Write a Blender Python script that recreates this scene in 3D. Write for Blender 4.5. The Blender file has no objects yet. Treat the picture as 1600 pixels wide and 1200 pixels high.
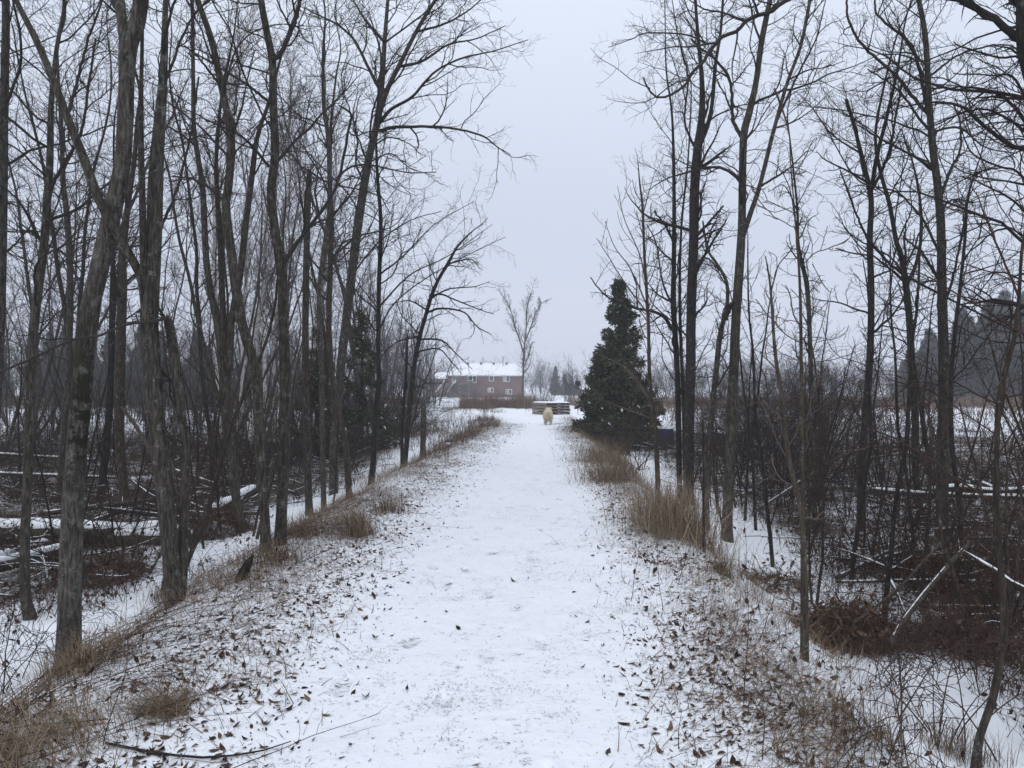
import bpy, math, random
import numpy as np
from mathutils import Vector, Matrix, Euler
R = math.radians
random.seed(7); rng = np.random.default_rng(11)
sc = bpy.context.scene
COL = sc.collection

# ------------------------------------------------------------------ camera, sky, sun, exposure
EYE = 1.6; FOC = 1150.0; HZ = 600.0
cd = bpy.data.cameras.new("camera"); cam = bpy.data.objects.new("camera", cd); COL.objects.link(cam)
cam.location = (0, 0, EYE); cam.rotation_euler = (R(90), 0, 0)
cd.sensor_width = 36; cd.lens = 36 * FOC / 1600; cd.clip_start = 0.05; cd.clip_end = 3000
sc.camera = cam

wd = bpy.data.worlds.new("World"); sc.world = wd; wd.use_nodes = True
nt = wd.node_tree; nt.nodes.clear()
def N(t, **k):
    n = nt.nodes.new(t)
    for a, b in k.items(): setattr(n, a, b)
    return n
wo = N('ShaderNodeOutputWorld'); bg1 = N('ShaderNodeBackground'); bg2 = N('ShaderNodeBackground'); add = N('ShaderNodeAddShader')
sky = N('ShaderNodeTexSky', sky_type='NISHITA', sun_disc=False)
sky.sun_elevation = R(28); sky.sun_rotation = R(200); sky.dust_density = 4; sky.altitude = 200
nt.links.new(sky.outputs[0], bg1.inputs[0]); bg1.inputs[1].default_value = 0.012
# the overcast cloud deck: brighter towards the zenith
tc = N('ShaderNodeTexCoord'); sp = N('ShaderNodeSeparateXYZ'); cr = N('ShaderNodeValToRGB')
nz = N('ShaderNodeTexNoise'); nz.inputs['Scale'].default_value = 1.6; nz.inputs['Detail'].default_value = 3
mr = N('ShaderNodeMath', operation='MULTIPLY_ADD'); mr.inputs[1].default_value = 0.10; 
nt.links.new(tc.outputs['Generated'], sp.inputs[0]); nt.links.new(tc.outputs['Generated'], nz.inputs[0])
nt.links.new(nz.outputs[0], mr.inputs[0]); nt.links.new(sp.outputs[2], mr.inputs[2])
nt.links.new(mr.outputs[0], cr.inputs[0])
e = cr.color_ramp.elements
e[0].position = 0.0; e[0].color = (0.45, 0.465, 0.56, 1)
e[1].position = 1.0; e[1].color = (1.0, 1.03, 1.12, 1)
x = e.new(0.20); x.color = (0.515, 0.555, 0.66, 1)
x = e.new(0.52); x.color = (0.73, 0.795, 0.92, 1)
bg2.inputs[1].default_value = 1.0
nt.links.new(cr.outputs[0], bg2.inputs[0]); nt.links.new(bg1.outputs[0], add.inputs[0]); nt.links.new(bg2.outputs[0], add.inputs[1])
nt.links.new(add.outputs[0], wo.inputs[0])

sd = bpy.data.lights.new("sun", 'SUN'); sd.energy = 0.7; sd.angle = R(60); sd.color = (1, 0.985, 0.96)
so = bpy.data.objects.new("sun", sd); COL.objects.link(so)
# sky.sun_rotation 200 deg: the brightest part of the cloud is behind the camera to one side
so.rotation_euler = (R(40), 0, R(-20))
vs = sc.view_settings; vs.view_transform = 'Standard'; vs.look = 'None'; vs.gamma = 1; vs.exposure = 0.06
sc.cycles.use_denoising = True
sc.cycles.max_bounces = 5; sc.cycles.diffuse_bounces = 3; sc.cycles.glossy_bounces = 2; sc.cycles.volume_bounces = 3
sc.cycles.transparent_max_bounces = 6

# ------------------------------------------------------------------ helpers
TAB = rng.random((256, 256))
def vn(x, y, s=0):
    x = np.asarray(x, float) + s * 17.31; y = np.asarray(y, float) + s * 9.77
    xi = np.floor(x).astype(int); yi = np.floor(y).astype(int); fx = x - xi; fy = y - yi
    fx = fx * fx * (3 - 2 * fx); fy = fy * fy * (3 - 2 * fy)
    a = TAB[xi & 255, yi & 255]; b = TAB[(xi + 1) & 255, yi & 255]; c = TAB[xi & 255, (yi + 1) & 255]; d = TAB[(xi + 1) & 255, (yi + 1) & 255]
    return (a * (1 - fx) + b * fx) * (1 - fy) + (c * (1 - fx) + d * fx) * fy
def fbm(x, y, o=4, s=0):
    t = 0; a = 0.5; x = np.asarray(x, float); y = np.asarray(y, float)
    for i in range(o): t = t + a * (vn(x, y, s + i) - 0.5) * 2; x = x * 2.03; y = y * 2.03; a *= 0.5
    return t
def sst(a, b, x):
    t = np.clip((np.asarray(x, float) - a) / (b - a), 0, 1); return t * t * (3 - 2 * t)

PY = [-5, 0, 3, 5, 10, 20, 30, 38, 46, 54, 62, 75, 95]; PX = [-.45, -.42, -.33, -.22, -.02, .42, .85, .7, -.6, -3.2, -5.5, -8.5, -12]
def pathc(y): return np.interp(y, PY, PX)
def pathl(y): return np.interp(y, [0, 5, 10, 20, 28, 34, 44, 100], [2.15, 2.15, 2.25, 2.0, 1.6, 1.9, 5, 10])
def pathr(y): return np.interp(y, [0, 4, 10, 20, 28, 40, 60], [1.75, 1.8, 2.0, 1.7, 1.7, 2.4, 6])
def Hn(x, y):
    x = np.asarray(x, float); y = np.asarray(y, float)
    u = x - pathc(y); L = pathl(y); Rr = pathr(y)
    wob = fbm(x * 0.5, y * 0.5, 3, 5) * 0.3
    t = np.where(u < 0, 1 - sst(L - .1, L + 1.15, -u + wob), 1 - sst(Rr - .1, Rr + 1.1, u + wob))
    far = sst(32, 105, y); t = t * (1 - far)
    base = -0.66 + 0.22 * sst(6, 30, np.abs(x)) * (1 - far) - 0.12 * sst(60, 130, y)
    base = base + .52 * (u < 0) * sst(17, 24, y) * (1 - sst(32, 44, y)) * np.exp(-((u + 3.2) / 2.6) ** 2)
    rough = fbm(x * .35, y * .35, 3, 1) * .16 + fbm(x * 1.7, y * 1.7, 3, 2) * .07
    side = sst(2.5, 4.5, np.abs(u)) 
    rough = rough * (0.25 + .75 * side)
    pth = fbm(x * 1.2, y * 1.2, 4, 3) * .02 - 0.03 * np.exp(-((u) / .9) ** 2)
    hump = 0.10 * np.exp(-((u + L + 1.35) / .4) ** 2) * (1 - far)
    z = base * (1 - t) + rough * (1 - t) + pth * t + hump * (1 - t)
    return z + fbm(x * 6, y * 6, 3, 4) * .012 * sst(40, 15, y)
def H(x, y): return float(Hn(x, y))
def hit(px, py, dmax=200):
    sx = (px - 800) / FOC; sz = -(py - HZ) / FOC
    ds = np.geomspace(1.5, dmax, 1500)
    zz = EYE + sz * ds; hh = Hn(sx * ds, ds); k = np.argmax(zz < hh)
    return float(ds[k]) if zz[k] < hh[k] else dmax
def W(px, py, d): return np.array([(px - 800) / FOC * d, d, EYE - (py - HZ) / FOC * d])

class MB:
    def __init__(s): s.v = []; s.q = []; s.t = []; s.m = []; s.n = 0
    def add(s, v, q, tone=None, mat=0):
        v = np.asarray(v, float).reshape(-1, 3); q = np.asarray(q, int).reshape(-1, 4)
        s.v.append(v); s.q.append(q + s.n); s.n += len(v)
        s.t.append(np.full(len(v), .5) if tone is None else np.broadcast_to(tone, (len(v),)).astype(float)); s.m.append(np.full(len(q), mat))
    def tubes(s, P, Rd, k=4, tone=None, cap=True, bump=0, mat=0):
        P = np.asarray(P, float); Rd = np.asarray(Rd, float)
        if P.ndim == 2: P = P[None]; Rd = Rd[None]
        M, n, _ = P.shape
        if M == 0: return
        T = np.gradient(P, axis=1); T /= np.linalg.norm(T, axis=2, keepdims=True) + 1e-9
        ov = P[:, -1] - P[:, 0]; ax = np.zeros((M, 3)); ax[np.arange(M), np.argmin(np.abs(ov), axis=1)] = 1
        A = np.cross(T, ax[:, None, :]); A /= np.linalg.norm(A, axis=2, keepdims=True) + 1e-9
        B = np.cross(T, A)
        th = np.arange(k) / k * 2 * np.pi
        rr = np.broadcast_to(Rd[:, :, None], (M, n, k)).copy()
        if bump:
            zz = np.cumsum(np.linalg.norm(np.diff(P, axis=1, prepend=P[:, :1]), axis=2), axis=1)[:, :, None]
            cx = np.cos(th)[None, None]; sx = np.sin(th)[None, None]
            rr *= 1 + bump * (fbm(cx * 1.3 + zz * 2.5 + 40, sx * 1.3 + zz * .7 + 7 + np.arange(M)[:, None, None] * 3, 3, 8) * 1.1 + fbm(cx * 4 + zz * 1.0, sx * 4 + 50 + zz * 3.0, 2, 12) * .45)
        V = P[:, :, None, :] + rr[..., None] * (np.cos(th)[None, None, :, None] * A[:, :, None, :] + np.sin(th)[None, None, :, None] * B[:, :, None, :])
        i = np.arange(n - 1)[:, None] * k; j = np.arange(k)[None]; j2 = (j + 1) % k
        q = np.stack([i + j, i + j2, i + k + j2, i + k + j], -1).reshape(-1, 4)
        if cap and k >= 5:
            kk = [(0, 1 + a, 2 + a, min(3 + a, k - 1)) for a in range(0, k - 3, 2)] + ([(0, k - 2, k - 1, k - 1)] if 0 else [])
            kk = []
            for a in range(1, k - 1, 2): kk.append((0, a, a + 1, a + 2 if a + 2 < k else 0))
            kk = [c for c in kk if len(set(c)) == 4]
            if kk:
                c = np.array(kk); q = np.vstack([q, c + (n - 1) * k, c[:, ::-1]])
        Q = (q[None] + (np.arange(M) * n * k)[:, None, None]).reshape(-1, 4)
        tn = None if tone is None else np.repeat(np.broadcast_to(tone, (M,)), n * k)
        s.add(V, Q, tn, mat)
    def ribbons(s, P, Wd, S, tone=None, mat=0):
        # P (M,n,3), Wd (M,n) half widths, S (M,3) side vectors
        M, n, _ = P.shape
        if M == 0: return
        S = S / (np.linalg.norm(S, axis=1, keepdims=True) + 1e-9)
        o = Wd[:, :, None] * S[:, None, :]
        V = np.stack([P - o, P + o], 2).reshape(M, 2 * n, 3)
        i = np.arange(n - 1) * 2; q = np.stack([i, i + 1, i + 3, i + 2], -1)
        Q = (q[None] + (np.arange(M) * 2 * n)[:, None, None]).reshape(-1, 4)
        s.add(V, Q, None if tone is None else np.repeat(np.broadcast_to(tone, (M,)), 2 * n), mat)
    def box(s, c, h, rot=None, mat=0, tone=None):
        v = np.array([(a, b, d) for a in (-1, 1) for b in (-1, 1) for d in (-1, 1)], float) * np.array(h)
        if rot is not None: v = v @ np.array(rot).T
        s.add(v + np.array(c), [(0, 1, 3, 2), (4, 6, 7, 5), (0, 4, 5, 1), (2, 3, 7, 6), (0, 2, 6, 4), (1, 5, 7, 3)], tone, mat)
    def build(s, name, mats, parent=None, origin=(0, 0, 0), smooth=True):
        me = bpy.data.meshes.new(name)
        V = np.vstack(s.v) - np.array(origin); Q = np.vstack(s.q)
        me.vertices.add(len(V)); me.vertices.foreach_set('co', V.astype(np.float32).ravel())
        me.loops.add(Q.size); me.loops.foreach_set('vertex_index', Q.astype(np.int32).ravel())
        me.polygons.add(len(Q)); me.polygons.foreach_set('loop_start', (np.arange(len(Q)) * 4).astype(np.int32))
        me.polygons.foreach_set('use_smooth', np.full(len(Q), smooth))
        mats = mats if isinstance(mats, (list, tuple)) else [mats]
        for m in mats: me.materials.append(m)
        me.polygons.foreach_set('material_index', np.concatenate(s.m).astype(np.int32))
        at = me.attributes.new('tone', 'FLOAT', 'POINT'); at.data.foreach_set('value', np.concatenate(s.t).astype(np.float32))
        me.update(calc_edges=True)
        o = bpy.data.objects.new(name, me); COL.objects.link(o)
        if parent is not None: o.parent = parent
        else: o.location = origin
        return o
def tag(o, label=None, cat=None, group=None, kind=None):
    if label: o['label'] = label
    if cat: o['category'] = cat
    if group: o['group'] = group
    if kind: o['kind'] = kind
    return o
def root(name, loc, label, cat, group=None):
    o = bpy.data.objects.new(name, None); COL.objects.link(o); o.location = loc; o.empty_display_size = .2
    return tag(o, label, cat, group)
def copy_tree(o, loc, rz, s=1.0, label=None, group=None):
    c = o.copy(); COL.objects.link(c); c.location = loc; c.rotation_euler = (0, 0, rz); c.scale = (s, s, s)
    if label: c['label'] = label
    if group: c['group'] = group
    for ch in list(o.children):
        d = ch.copy(); COL.objects.link(d); d.parent = c
    return c

# ------------------------------------------------------------------ materials
def mat(name, rough=.9, spec=.25):
    m = bpy.data.materials.new(name); m.use_nodes = True; t = m.node_tree
    b = t.nodes['Principled BSDF']; b.inputs['Roughness'].default_value = rough; b.inputs['Specular IOR Level'].default_value = spec
    return m, t, b
def nd(t, ty, **k):
    n = t.nodes.new(ty)
    for a, b in k.items():
        if a in n.inputs.keys(): n.inputs[a].default_value = b
        else: setattr(n, a, b)
    return n
def ramp(t, src, stops, out='Color'):
    r = nd(t, 'ShaderNodeValToRGB'); e = r.color_ramp.elements
    while len(e) < len(stops): e.new(.5)
    for i, (p, c) in enumerate(stops):
        e[i].position = p; e[i].color = (*c, 1) if len(c) == 3 else c
    if src is not None: t.links.new(src, r.inputs[0])
    return r.outputs[0]
def noise(t, co, scale, detail=4, rough=.55, dim='3D'):
    n = nd(t, 'ShaderNodeTexNoise'); n.inputs['Scale'].default_value = scale; n.inputs['Detail'].default_value = detail; n.inputs['Roughness'].default_value = rough
    t.links.new(co, n.inputs['Vector']); return n.outputs[0]
def mathn(t, op, a, b=None, clamp=False):
    n = nd(t, 'ShaderNodeMath', operation=op); n.use_clamp = clamp
    for i, v in enumerate((a, b)):
        if v is None: continue
        if isinstance(v, (int, float)): n.inputs[i].default_value = v
        else: t.links.new(v, n.inputs[i])
    return n.outputs[0]
def mixc(t, f, a, b):
    n = nd(t, 'ShaderNodeMix', data_type='RGBA')
    if isinstance(f, (int, float)): n.inputs[0].default_value = f
    else: t.links.new(f, n.inputs[0])
    for i, v in ((6, a), (7, b)):
        if isinstance(v, tuple): n.inputs[i].default_value = (*v, 1)
        else: t.links.new(v, n.inputs[i])
    return n.outputs[2]
def mapping(t, src, sc_):
    m = nd(t, 'ShaderNodeMapping'); m.inputs['Scale'].default_value = sc_; t.links.new(src, m.inputs[0]); return m.outputs[0]
def bump(t, b, h, strength, dist):
    n = nd(t, 'ShaderNodeBump'); n.inputs['Strength'].default_value = strength; n.inputs['Distance'].default_value = dist
    t.links.new(h, n.inputs['Height']); t.links.new(n.outputs[0], b.inputs['Normal'])
SNOW = (0.77, 0.805, 0.855)

def bark_mat(name, dark, mid, light, lichen=.5, moss=0.0, snow=0.0, fur=1.0):
    m, t, b = mat(name)
    tc = nd(t, 'ShaderNodeTexCoord'); oi = nd(t, 'ShaderNodeObjectInfo')
    ad = nd(t, 'ShaderNodeVectorMath', operation='ADD'); t.links.new(tc.outputs['Object'], ad.inputs[0])
    sc3 = nd(t, 'ShaderNodeVectorMath', operation='SCALE'); sc3.inputs['Scale'].default_value = 37
    cb = nd(t, 'ShaderNodeCombineXYZ'); t.links.new(oi.outputs['Random'], cb.inputs[0]); t.links.new(oi.outputs['Random'], cb.inputs[1])
    t.links.new(cb.outputs[0], sc3.inputs[0]); t.links.new(sc3.outputs[0], ad.inputs[1]); co = ad.outputs[0]
    st = mapping(t, co, (1, 1, .16))
    f1 = noise(t, st, 55, 5, .65); f2 = noise(t, co, 13, 4); f3 = noise(t, co, 70, 3, .6)
    c = ramp(t, f1, [(.32, dark), (.5, mid), (.72, light)])
    # ragged pale lichen blotches
    lm = ramp(t, mathn(t, 'ADD', mathn(t, 'MULTIPLY', f2, .6), mathn(t, 'MULTIPLY', f3, .4)), [(.60 - .1 * lichen, (0, 0, 0)), (.66 - .08 * lichen, (1, 1, 1))])
    c = mixc(t, mathn(t, 'MULTIPLY', lm, .5), c, (.20, .21, .195))
    if moss:
        g = nd(t, 'ShaderNodeSeparateXYZ'); t.links.new(tc.outputs['Object'], g.inputs[0])
        hz_ = ramp(t, mathn(t, 'MULTIPLY', g.outputs[2], .25), [(.30, (0, 0, 0)), (.45, (1, 1, 1)), (.62, (.7,) * 3), (.8, (0, 0, 0))])
        mk = ramp(t, noise(t, co, 9, 5, .7), [(.46, (0, 0, 0)), (.52, (1, 1, 1))])
        c = mixc(t, mathn(t, 'MULTIPLY', mathn(t, 'MULTIPLY', mk, hz_), moss), c, (.011, .012, .004))
    vr = mathn(t, 'MULTIPLY_ADD', oi.outputs['Random'], .5); t.nodes[-1].inputs[2].default_value = .75
    hs = nd(t, 'ShaderNodeHueSaturation'); t.links.new(c, hs.inputs['Color']); t.links.new(vr, hs.inputs['Value']); c = hs.outputs[0]
    if snow:
        ge = nd(t, 'ShaderNodeNewGeometry'); g2 = nd(t, 'ShaderNodeSeparateXYZ'); t.links.new(ge.outputs['True Normal'], g2.inputs[0])
        k = mathn(t, 'ADD', g2.outputs[2], mathn(t, 'MULTIPLY', f2, .5))
        k = ramp(t, k, [(.98 - .3 * snow, (0, 0, 0)), (1.0 - .25 * snow if snow < 1 else .8, (1, 1, 1))])
        c = mixc(t, k, c, SNOW)
    t.links.new(c, b.inputs['Base Color'])
    bump(t, b, f1, .7 * fur, .012)
    return m
M_bark = bark_mat('bark_grey', (.0105, .0088, .0070), (.041, .0365, .0295), (.110, .100, .084), .35, 0, 0)
M_barkm = bark_mat('bark_mossy', (.0105, .0088, .0068), (.043, .038, .030), (.118, .108, .088), .5, .3, 0)
M_barkp = bark_mat('bark_moss_patch', (.014, .012, .0095), (.066, .0595, .049), (.165, .152, .13), .6, 1.0, 0)
M_barkd = bark_mat('bark_dark', (.006, .0055, .005), (.022, .019, .017), (.06, .054, .047), .1, 0, 0)
M_barkt = bark_mat('bark_tan', (.02, .015, .011), (.052, .041, .030), (.105, .085, .064), .3, 0, 0, .5)
M_barkr = bark_mat('bark_reddish', (.012, .0088, .0068), (.038, .029, .022), (.088, .069, .053), .3, 0, 0, .5)
M_birch = bark_mat('bark_birch', (.12, .11, .10), (.48, .47, .46), (.62, .61, .60), .1, 0, 0, .3)
M_log = bark_mat('bark_log', (.013, .010, .0075), (.046, .037, .029), (.115, .094, .074), .4, 0, 0)

def twig_mat(name, a, bcol):
    m, t, b = mat(name, .85)
    oi = nd(t, 'ShaderNodeObjectInfo'); tc = nd(t, 'ShaderNodeTexCoord')
    f = noise(t, tc.outputs['Object'], 3, 3)
    c = mixc(t, f, a, bcol)
    t.links.new(c, b.inputs['Base Color']); return m
M_twig = twig_mat('twig_grey', (.022, .019, .017), (.050, .043, .037))
M_twigd = twig_mat('twig_dark', (.013, .011, .010), (.032, .027, .023))
M_twigr = twig_mat('twig_reddish', (.028, .016, .012), (.060, .036, .027))
M_twigp = twig_mat('twig_pale', (.065, .05, .043), (.12, .095, .082))

def tone_mat(name, stops, rough=.9, trans=0, spec=.2):
    m, t, b = mat(name, rough, spec)
    at = nd(t, 'ShaderNodeAttribute', attribute_name='tone'); tc = nd(t, 'ShaderNodeTexCoord')
    c = ramp(t, at.outputs['Fac'], stops)
    n = noise(t, tc.outputs['Object'], 60, 2)
    hs = nd(t, 'ShaderNodeHueSaturation'); t.links.new(c, hs.inputs['Color'])
    t.links.new(mathn(t, 'ADD', mathn(t, 'MULTIPLY', n, .7), .65), hs.inputs['Value'])
    t.links.new(hs.outputs[0], b.inputs['Base Color'])
    return m
M_leaf = tone_mat('dead_leaf', [(0, (.020, .012, .009)), (.5, (.055, .033, .022)), (.85, (.10, .062, .038)), (1, (.17, .11, .065))])
M_grass = tone_mat('dry_grass', [(0, (.07, .048, .032)), (.5, (.175, .13, .086)), (.8, (.27, .21, .148)), (1, (.38, .32, .24))])
M_rust = tone_mat('rusty_grass', [(0, (.045, .027, .019)), (.5, (.125, .080, .053)), (.85, (.21, .145, .098)), (1, (.32, .245, .175))])
M_short = tone_mat('short_grass', [(0, (.05, .05, .025)), (.5, (.12, .105, .06)), (1, (.24, .20, .12))])
M_weed = tone_mat('dead_weed', [(0, (.019, .011, .008)), (.5, (.054, .030, .021)), (.85, (.085, .050, .035)), (1, (.16, .115, .075))])
M_cedar = tone_mat('cedar_foliage', [(0, (.016, .022, .011)), (.45, (.046, .058, .028)), (.8, (.10, .108, .056)), (.955, (.085, .08, .04)), (.965, (.7, .73, .78)), (1, (.75, .78, .82))])
M_pine = tone_mat('pine_foliage', [(0, (.008, .013, .010)), (.4, (.028, .038, .027)), (.75, (.07, .08, .058)), (1, (.16, .17, .15))])

def snow_mat(name='snow', ground=False):
    m, t, b = mat(name, .75, .3)
    tc = nd(t, 'ShaderNodeTexCoord'); co = tc.outputs['Object']
    n1 = noise(t, co, 2.2, 5, .6); n2 = noise(t, co, 60, 4, .6); n3 = noise(t, co, 14, 4, .6)
    c = mixc(t, n1, SNOW, (.815, .845, .89))
    if ground:
        at = nd(t, 'ShaderNodeAttribute', attribute_name='tone')
        # streaky thin snow: short frozen grass shows through
        st = nd(t, 'ShaderNodeMapping'); st.inputs['Scale'].default_value = (9, 26, 9); t.links.new(co, st.inputs[0])
        w = nd(t, 'ShaderNodeTexNoise'); w.inputs['Scale'].default_value = 2.2; w.inputs['Detail'].default_value = 6; w.inputs['Roughness'].default_value = .72; w.inputs['Distortion'].default_value = 1.2
        t.links.new(st.outputs[0], w.inputs['Vector'])
        k = mathn(t, 'ADD', mathn(t, 'MULTIPLY', w.outputs[0], .55), mathn(t, 'ADD', mathn(t, 'MULTIPLY', n3, .25), mathn(t, 'MULTIPLY', n1, .20)))
        k = mathn(t, 'ADD', k, mathn(t, 'MULTIPLY', mathn(t, 'SUBTRACT', at.outputs['Fac'], .5), .42))
        k = ramp(t, k, [(.535, (0, 0, 0)), (.59, (.28,) * 3), (.62, (.9,) * 3), (.66, (1, 1, 1))])
        lit = ramp(t, noise(t, co, 23, 5, .7), [(.3, (.022, .016, .012)), (.5, (.06, .043, .03)), (.7, (.14, .105, .065))])
        c = mixc(t, k, c, lit)
        h = mathn(t, 'ADD', mathn(t, 'MULTIPLY', n2, .35), mathn(t, 'SUBTRACT', n3, mathn(t, 'MULTIPLY', k, .5)))
        bump(t, b, h, .65, .018)
    else:
        bump(t, b, mathn(t, 'ADD', n2, n3), .3, .01)
    t.links.new(c, b.inputs['Base Color'])
    b.inputs['Subsurface Weight'].default_value = 0
    return m
M_snow = snow_mat('snow'); M_ground = snow_mat('snowy_ground', True)
def flat_mat(name, col, rough=.7, nscale=8, var=.25):
    m, t, b = mat(name, rough)
    tc = nd(t, 'ShaderNodeTexCoord'); n = noise(t, tc.outputs['Object'], nscale, 4)
    c = mixc(t, n, tuple(v * (1 - var) for v in col), tuple(min(1, v * (1 + var)) for v in col))
    t.links.new(c, b.inputs['Base Color']); return m

# ------------------------------------------------------------------ ground sheet and path (shared edge, one surface)
def build_ground():
    ys = np.concatenate([np.arange(-6, 1.5, .25), np.geomspace(1.5, 16, 420)[0:], np.geomspace(16.1, 420, 260)])
    a = np.linspace(-1, 1, 641); xs = np.sign(a) * (np.abs(a) * 6 + (np.abs(a) ** 6) * 300)
    X, Y = np.meshgrid(xs, ys)
    X = X + np.interp(Y, [0, 60, 100], [0, 0, 0])
    Z = Hn(X, Y); u = X - pathc(Y); L = pathl(Y); Rr = pathr(Y)
    far = sst(40, 70, Y)
    # how much litter/grass shows through the thin snow
    tone = np.full(X.shape, .42)
    edge = np.where(u < 0, sst(L - 1.1, L - .2, -u) , sst(Rr - .9, Rr - .1, u))
    tone += edge * .13
    drift = np.exp(-(np.where(u < 0, (-u - L - 1.3), (u - Rr - 1.25)) / .55) ** 2)
    tone -= drift * .42 * (1 - far)
    woods = np.where(u < 0, sst(L + 1.5, L + 3.0, -u), sst(Rr + 1.5, Rr + 3, u))
    tone += woods * np.where(u < 0, .36, .27) * (1 - sst(22, 40, Y)) 
    tone += fbm(X * .6, Y * .6, 3, 21) * .2 * (woods + .25) + fbm(X * 1.9, Y * 1.9, 3, 23) * .34 * woods
    tone = np.where(Y > 45, tone * .8 + .02, tone)
    tone += .12 * np.exp(-((Y - 75) / 14) ** 2) * (np.abs(X) > 8) + .10 * sst(38, 60, Y) * (X < 4) * (X > -16)
    gf = np.random.default_rng(71)
    for tr_, off, st_, sz in ((0, -.05, .68, 1.0), (1, .45, .72, .95), (2, -.55, .66, 1.0), (3, .15, .34, .38)):
        yy = 2.3 + gf.random() * .5; kf = 0
        while yy < 15:
            px_ = float(pathc(yy)) + off + .12 * math.sin(yy * .6 + tr_ * 2) + (.10 if kf % 2 else -.10) * (1 if sz > .5 else .6); kf += 1
            if gf.random() < .8:
                a_ = gf.normal() * .15; dx = (X - px_) * math.cos(a_) + (Y - yy) * math.sin(a_); dy = (Y - yy) * math.cos(a_) - (X - px_) * math.sin(a_)
                rr_ = np.sqrt((dx / (.055 * sz)) ** 2 + (dy / (.14 * sz if sz > .5 else .055 * sz)) ** 2)
                dpt = gf.uniform(.009, .018); Z -= dpt * (1 - sst(.75, 1.05, rr_)) - dpt * .45 * np.exp(-((rr_ - 1.2) / .18) ** 2); tone += .17 * (1 - sst(.7, 1.0, rr_)) * (rr_ < 2)
            yy += st_ * gf.uniform(.85, 1.15)
    n, m = X.shape; idx = np.arange(n * m).reshape(n, m)
    q = np.stack([idx[:-1, :-1], idx[:-1, 1:], idx[1:, 1:], idx[1:, :-1]], -1).reshape(-1, 4)
    uc = (u[:-1, :-1] + u[1:, 1:]) / 2; Lc = L[:-1, :-1]; Rc = Rr[:-1, :-1]; Yc = Y[:-1, :-1]
    onp = ((uc > -(Lc - .9)) & (uc < Rc - .7) & (Yc < 62)).ravel()
    V = np.stack([X, Y, Z], -1).reshape(-1, 3); T = tone.ravel()
    for name, msk in (('ground', ~onp), ('path', onp)):
        qq = q[msk]; used, inv = np.unique(qq, return_inverse=True)
        b = MB(); b.add(V[used], inv.reshape(-1, 4), T[used]); o = b.build(name, M_ground)
        tag(o, {'ground': 'snow dusted woodland floor and field with litter showing through', 'path': 'straight snow covered footpath leading away between the trees'}[name], kind='structure')
build_ground()

# ------------------------------------------------------------------ branching
def nrm(v): return v / (np.linalg.norm(v, axis=-1, keepdims=True) + 1e-9)
def spawn(P, Rd, n, tr, lf, ang, rr, up, gnarl, NP, rmin, rg, tip=.35, cut=None):
    """n children on each parent polyline; returns (P,R)"""
    M, K, _ = P.shape
    if M == 0: return P[:0], Rd[:0]
    par = np.repeat(np.arange(M), n); C = len(par)
    t = tr[0] + (tr[1] - tr[0]) * ((np.tile(np.arange(n), M) + rg.random(C)) / n)
    f = t * (K - 1); i = np.clip(f.astype(int), 0, K - 2); w = (f - i)[:, None]
    p0 = P[par, i] * (1 - w) + P[par, i + 1] * w; r0 = Rd[par, i] * (1 - w[:, 0]) + Rd[par, i + 1] * w[:, 0]
    T = nrm(P[par, i + 1] - P[par, i]); Lp = np.linalg.norm(np.diff(P, axis=1), axis=2).sum(1)[par]
    a = nrm(np.cross(T, rg.normal(size=(C, 3)))); 
    an = np.radians(rg.uniform(ang[0], ang[1], C))[:, None]
    D = nrm(T * np.cos(an) + a * np.sin(an))
    Ln = Lp * rg.uniform(lf[0], lf[1], C) * (1 - tip * t)
    out = np.zeros((C, NP, 3)); out[:, 0] = p0; seg = (Ln / (NP - 1))[:, None]
    for k in range(1, NP):
        D = nrm(D + rg.normal(size=(C, 3)) * gnarl + np.array([0, 0, up]))
        out[:, k] = out[:, k - 1] + D * seg
    rb = np.clip(r0 * rg.uniform(rr[0], rr[1], C), rmin, None)
    tt = np.linspace(0, 1, NP)
    Ro = rb[:, None] * (1 - tt[None]) ** .8 + rmin * tt[None]
    keep = Ln > .06
    return out[keep], Ro[keep]
def resample(P, Rd, step):
    P = np.asarray(P, float); s = np.concatenate([[0], np.cumsum(np.linalg.norm(np.diff(P, axis=0), axis=1))])
    n = max(4, int(s[-1] / step) + 1); q = np.linspace(0, s[-1], n)
    # Catmull-Rom through the points
    Pe = np.vstack([2 * P[0] - P[1], P, 2 * P[-1] - P[-2]]); out = []
    idx = np.clip(np.searchsorted(s, q, side='right') - 1, 0, len(P) - 2)
    for qi, i in zip(q, idx):
        t = (qi - s[i]) / max(s[i + 1] - s[i], 1e-6); p0, p1, p2, p3 = Pe[i:i + 4]
        out.append(.5 * (2 * p1 + (p2 - p0) * t + (2 * p0 - 5 * p1 + 4 * p2 - p3) * t * t + (3 * p1 - p0 - 3 * p2 + p3) * t ** 3))
    return np.array(out), np.interp(q, s, Rd)
def fixn(P, Rd, n):
    P, Rd = resample(P, Rd, 1e9 if False else max(np.linalg.norm(np.diff(np.asarray(P), axis=0), axis=1).sum() / (n - 1) * .9999, 1e-3))
    i = np.linspace(0, len(P) - 1, n); j = i.astype(int).clip(0, len(P) - 2); w = (i - j)[:, None]
    return P[j] * (1 - w) + P[j + 1] * w, np.interp(i, np.arange(len(Rd)), Rd)

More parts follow.
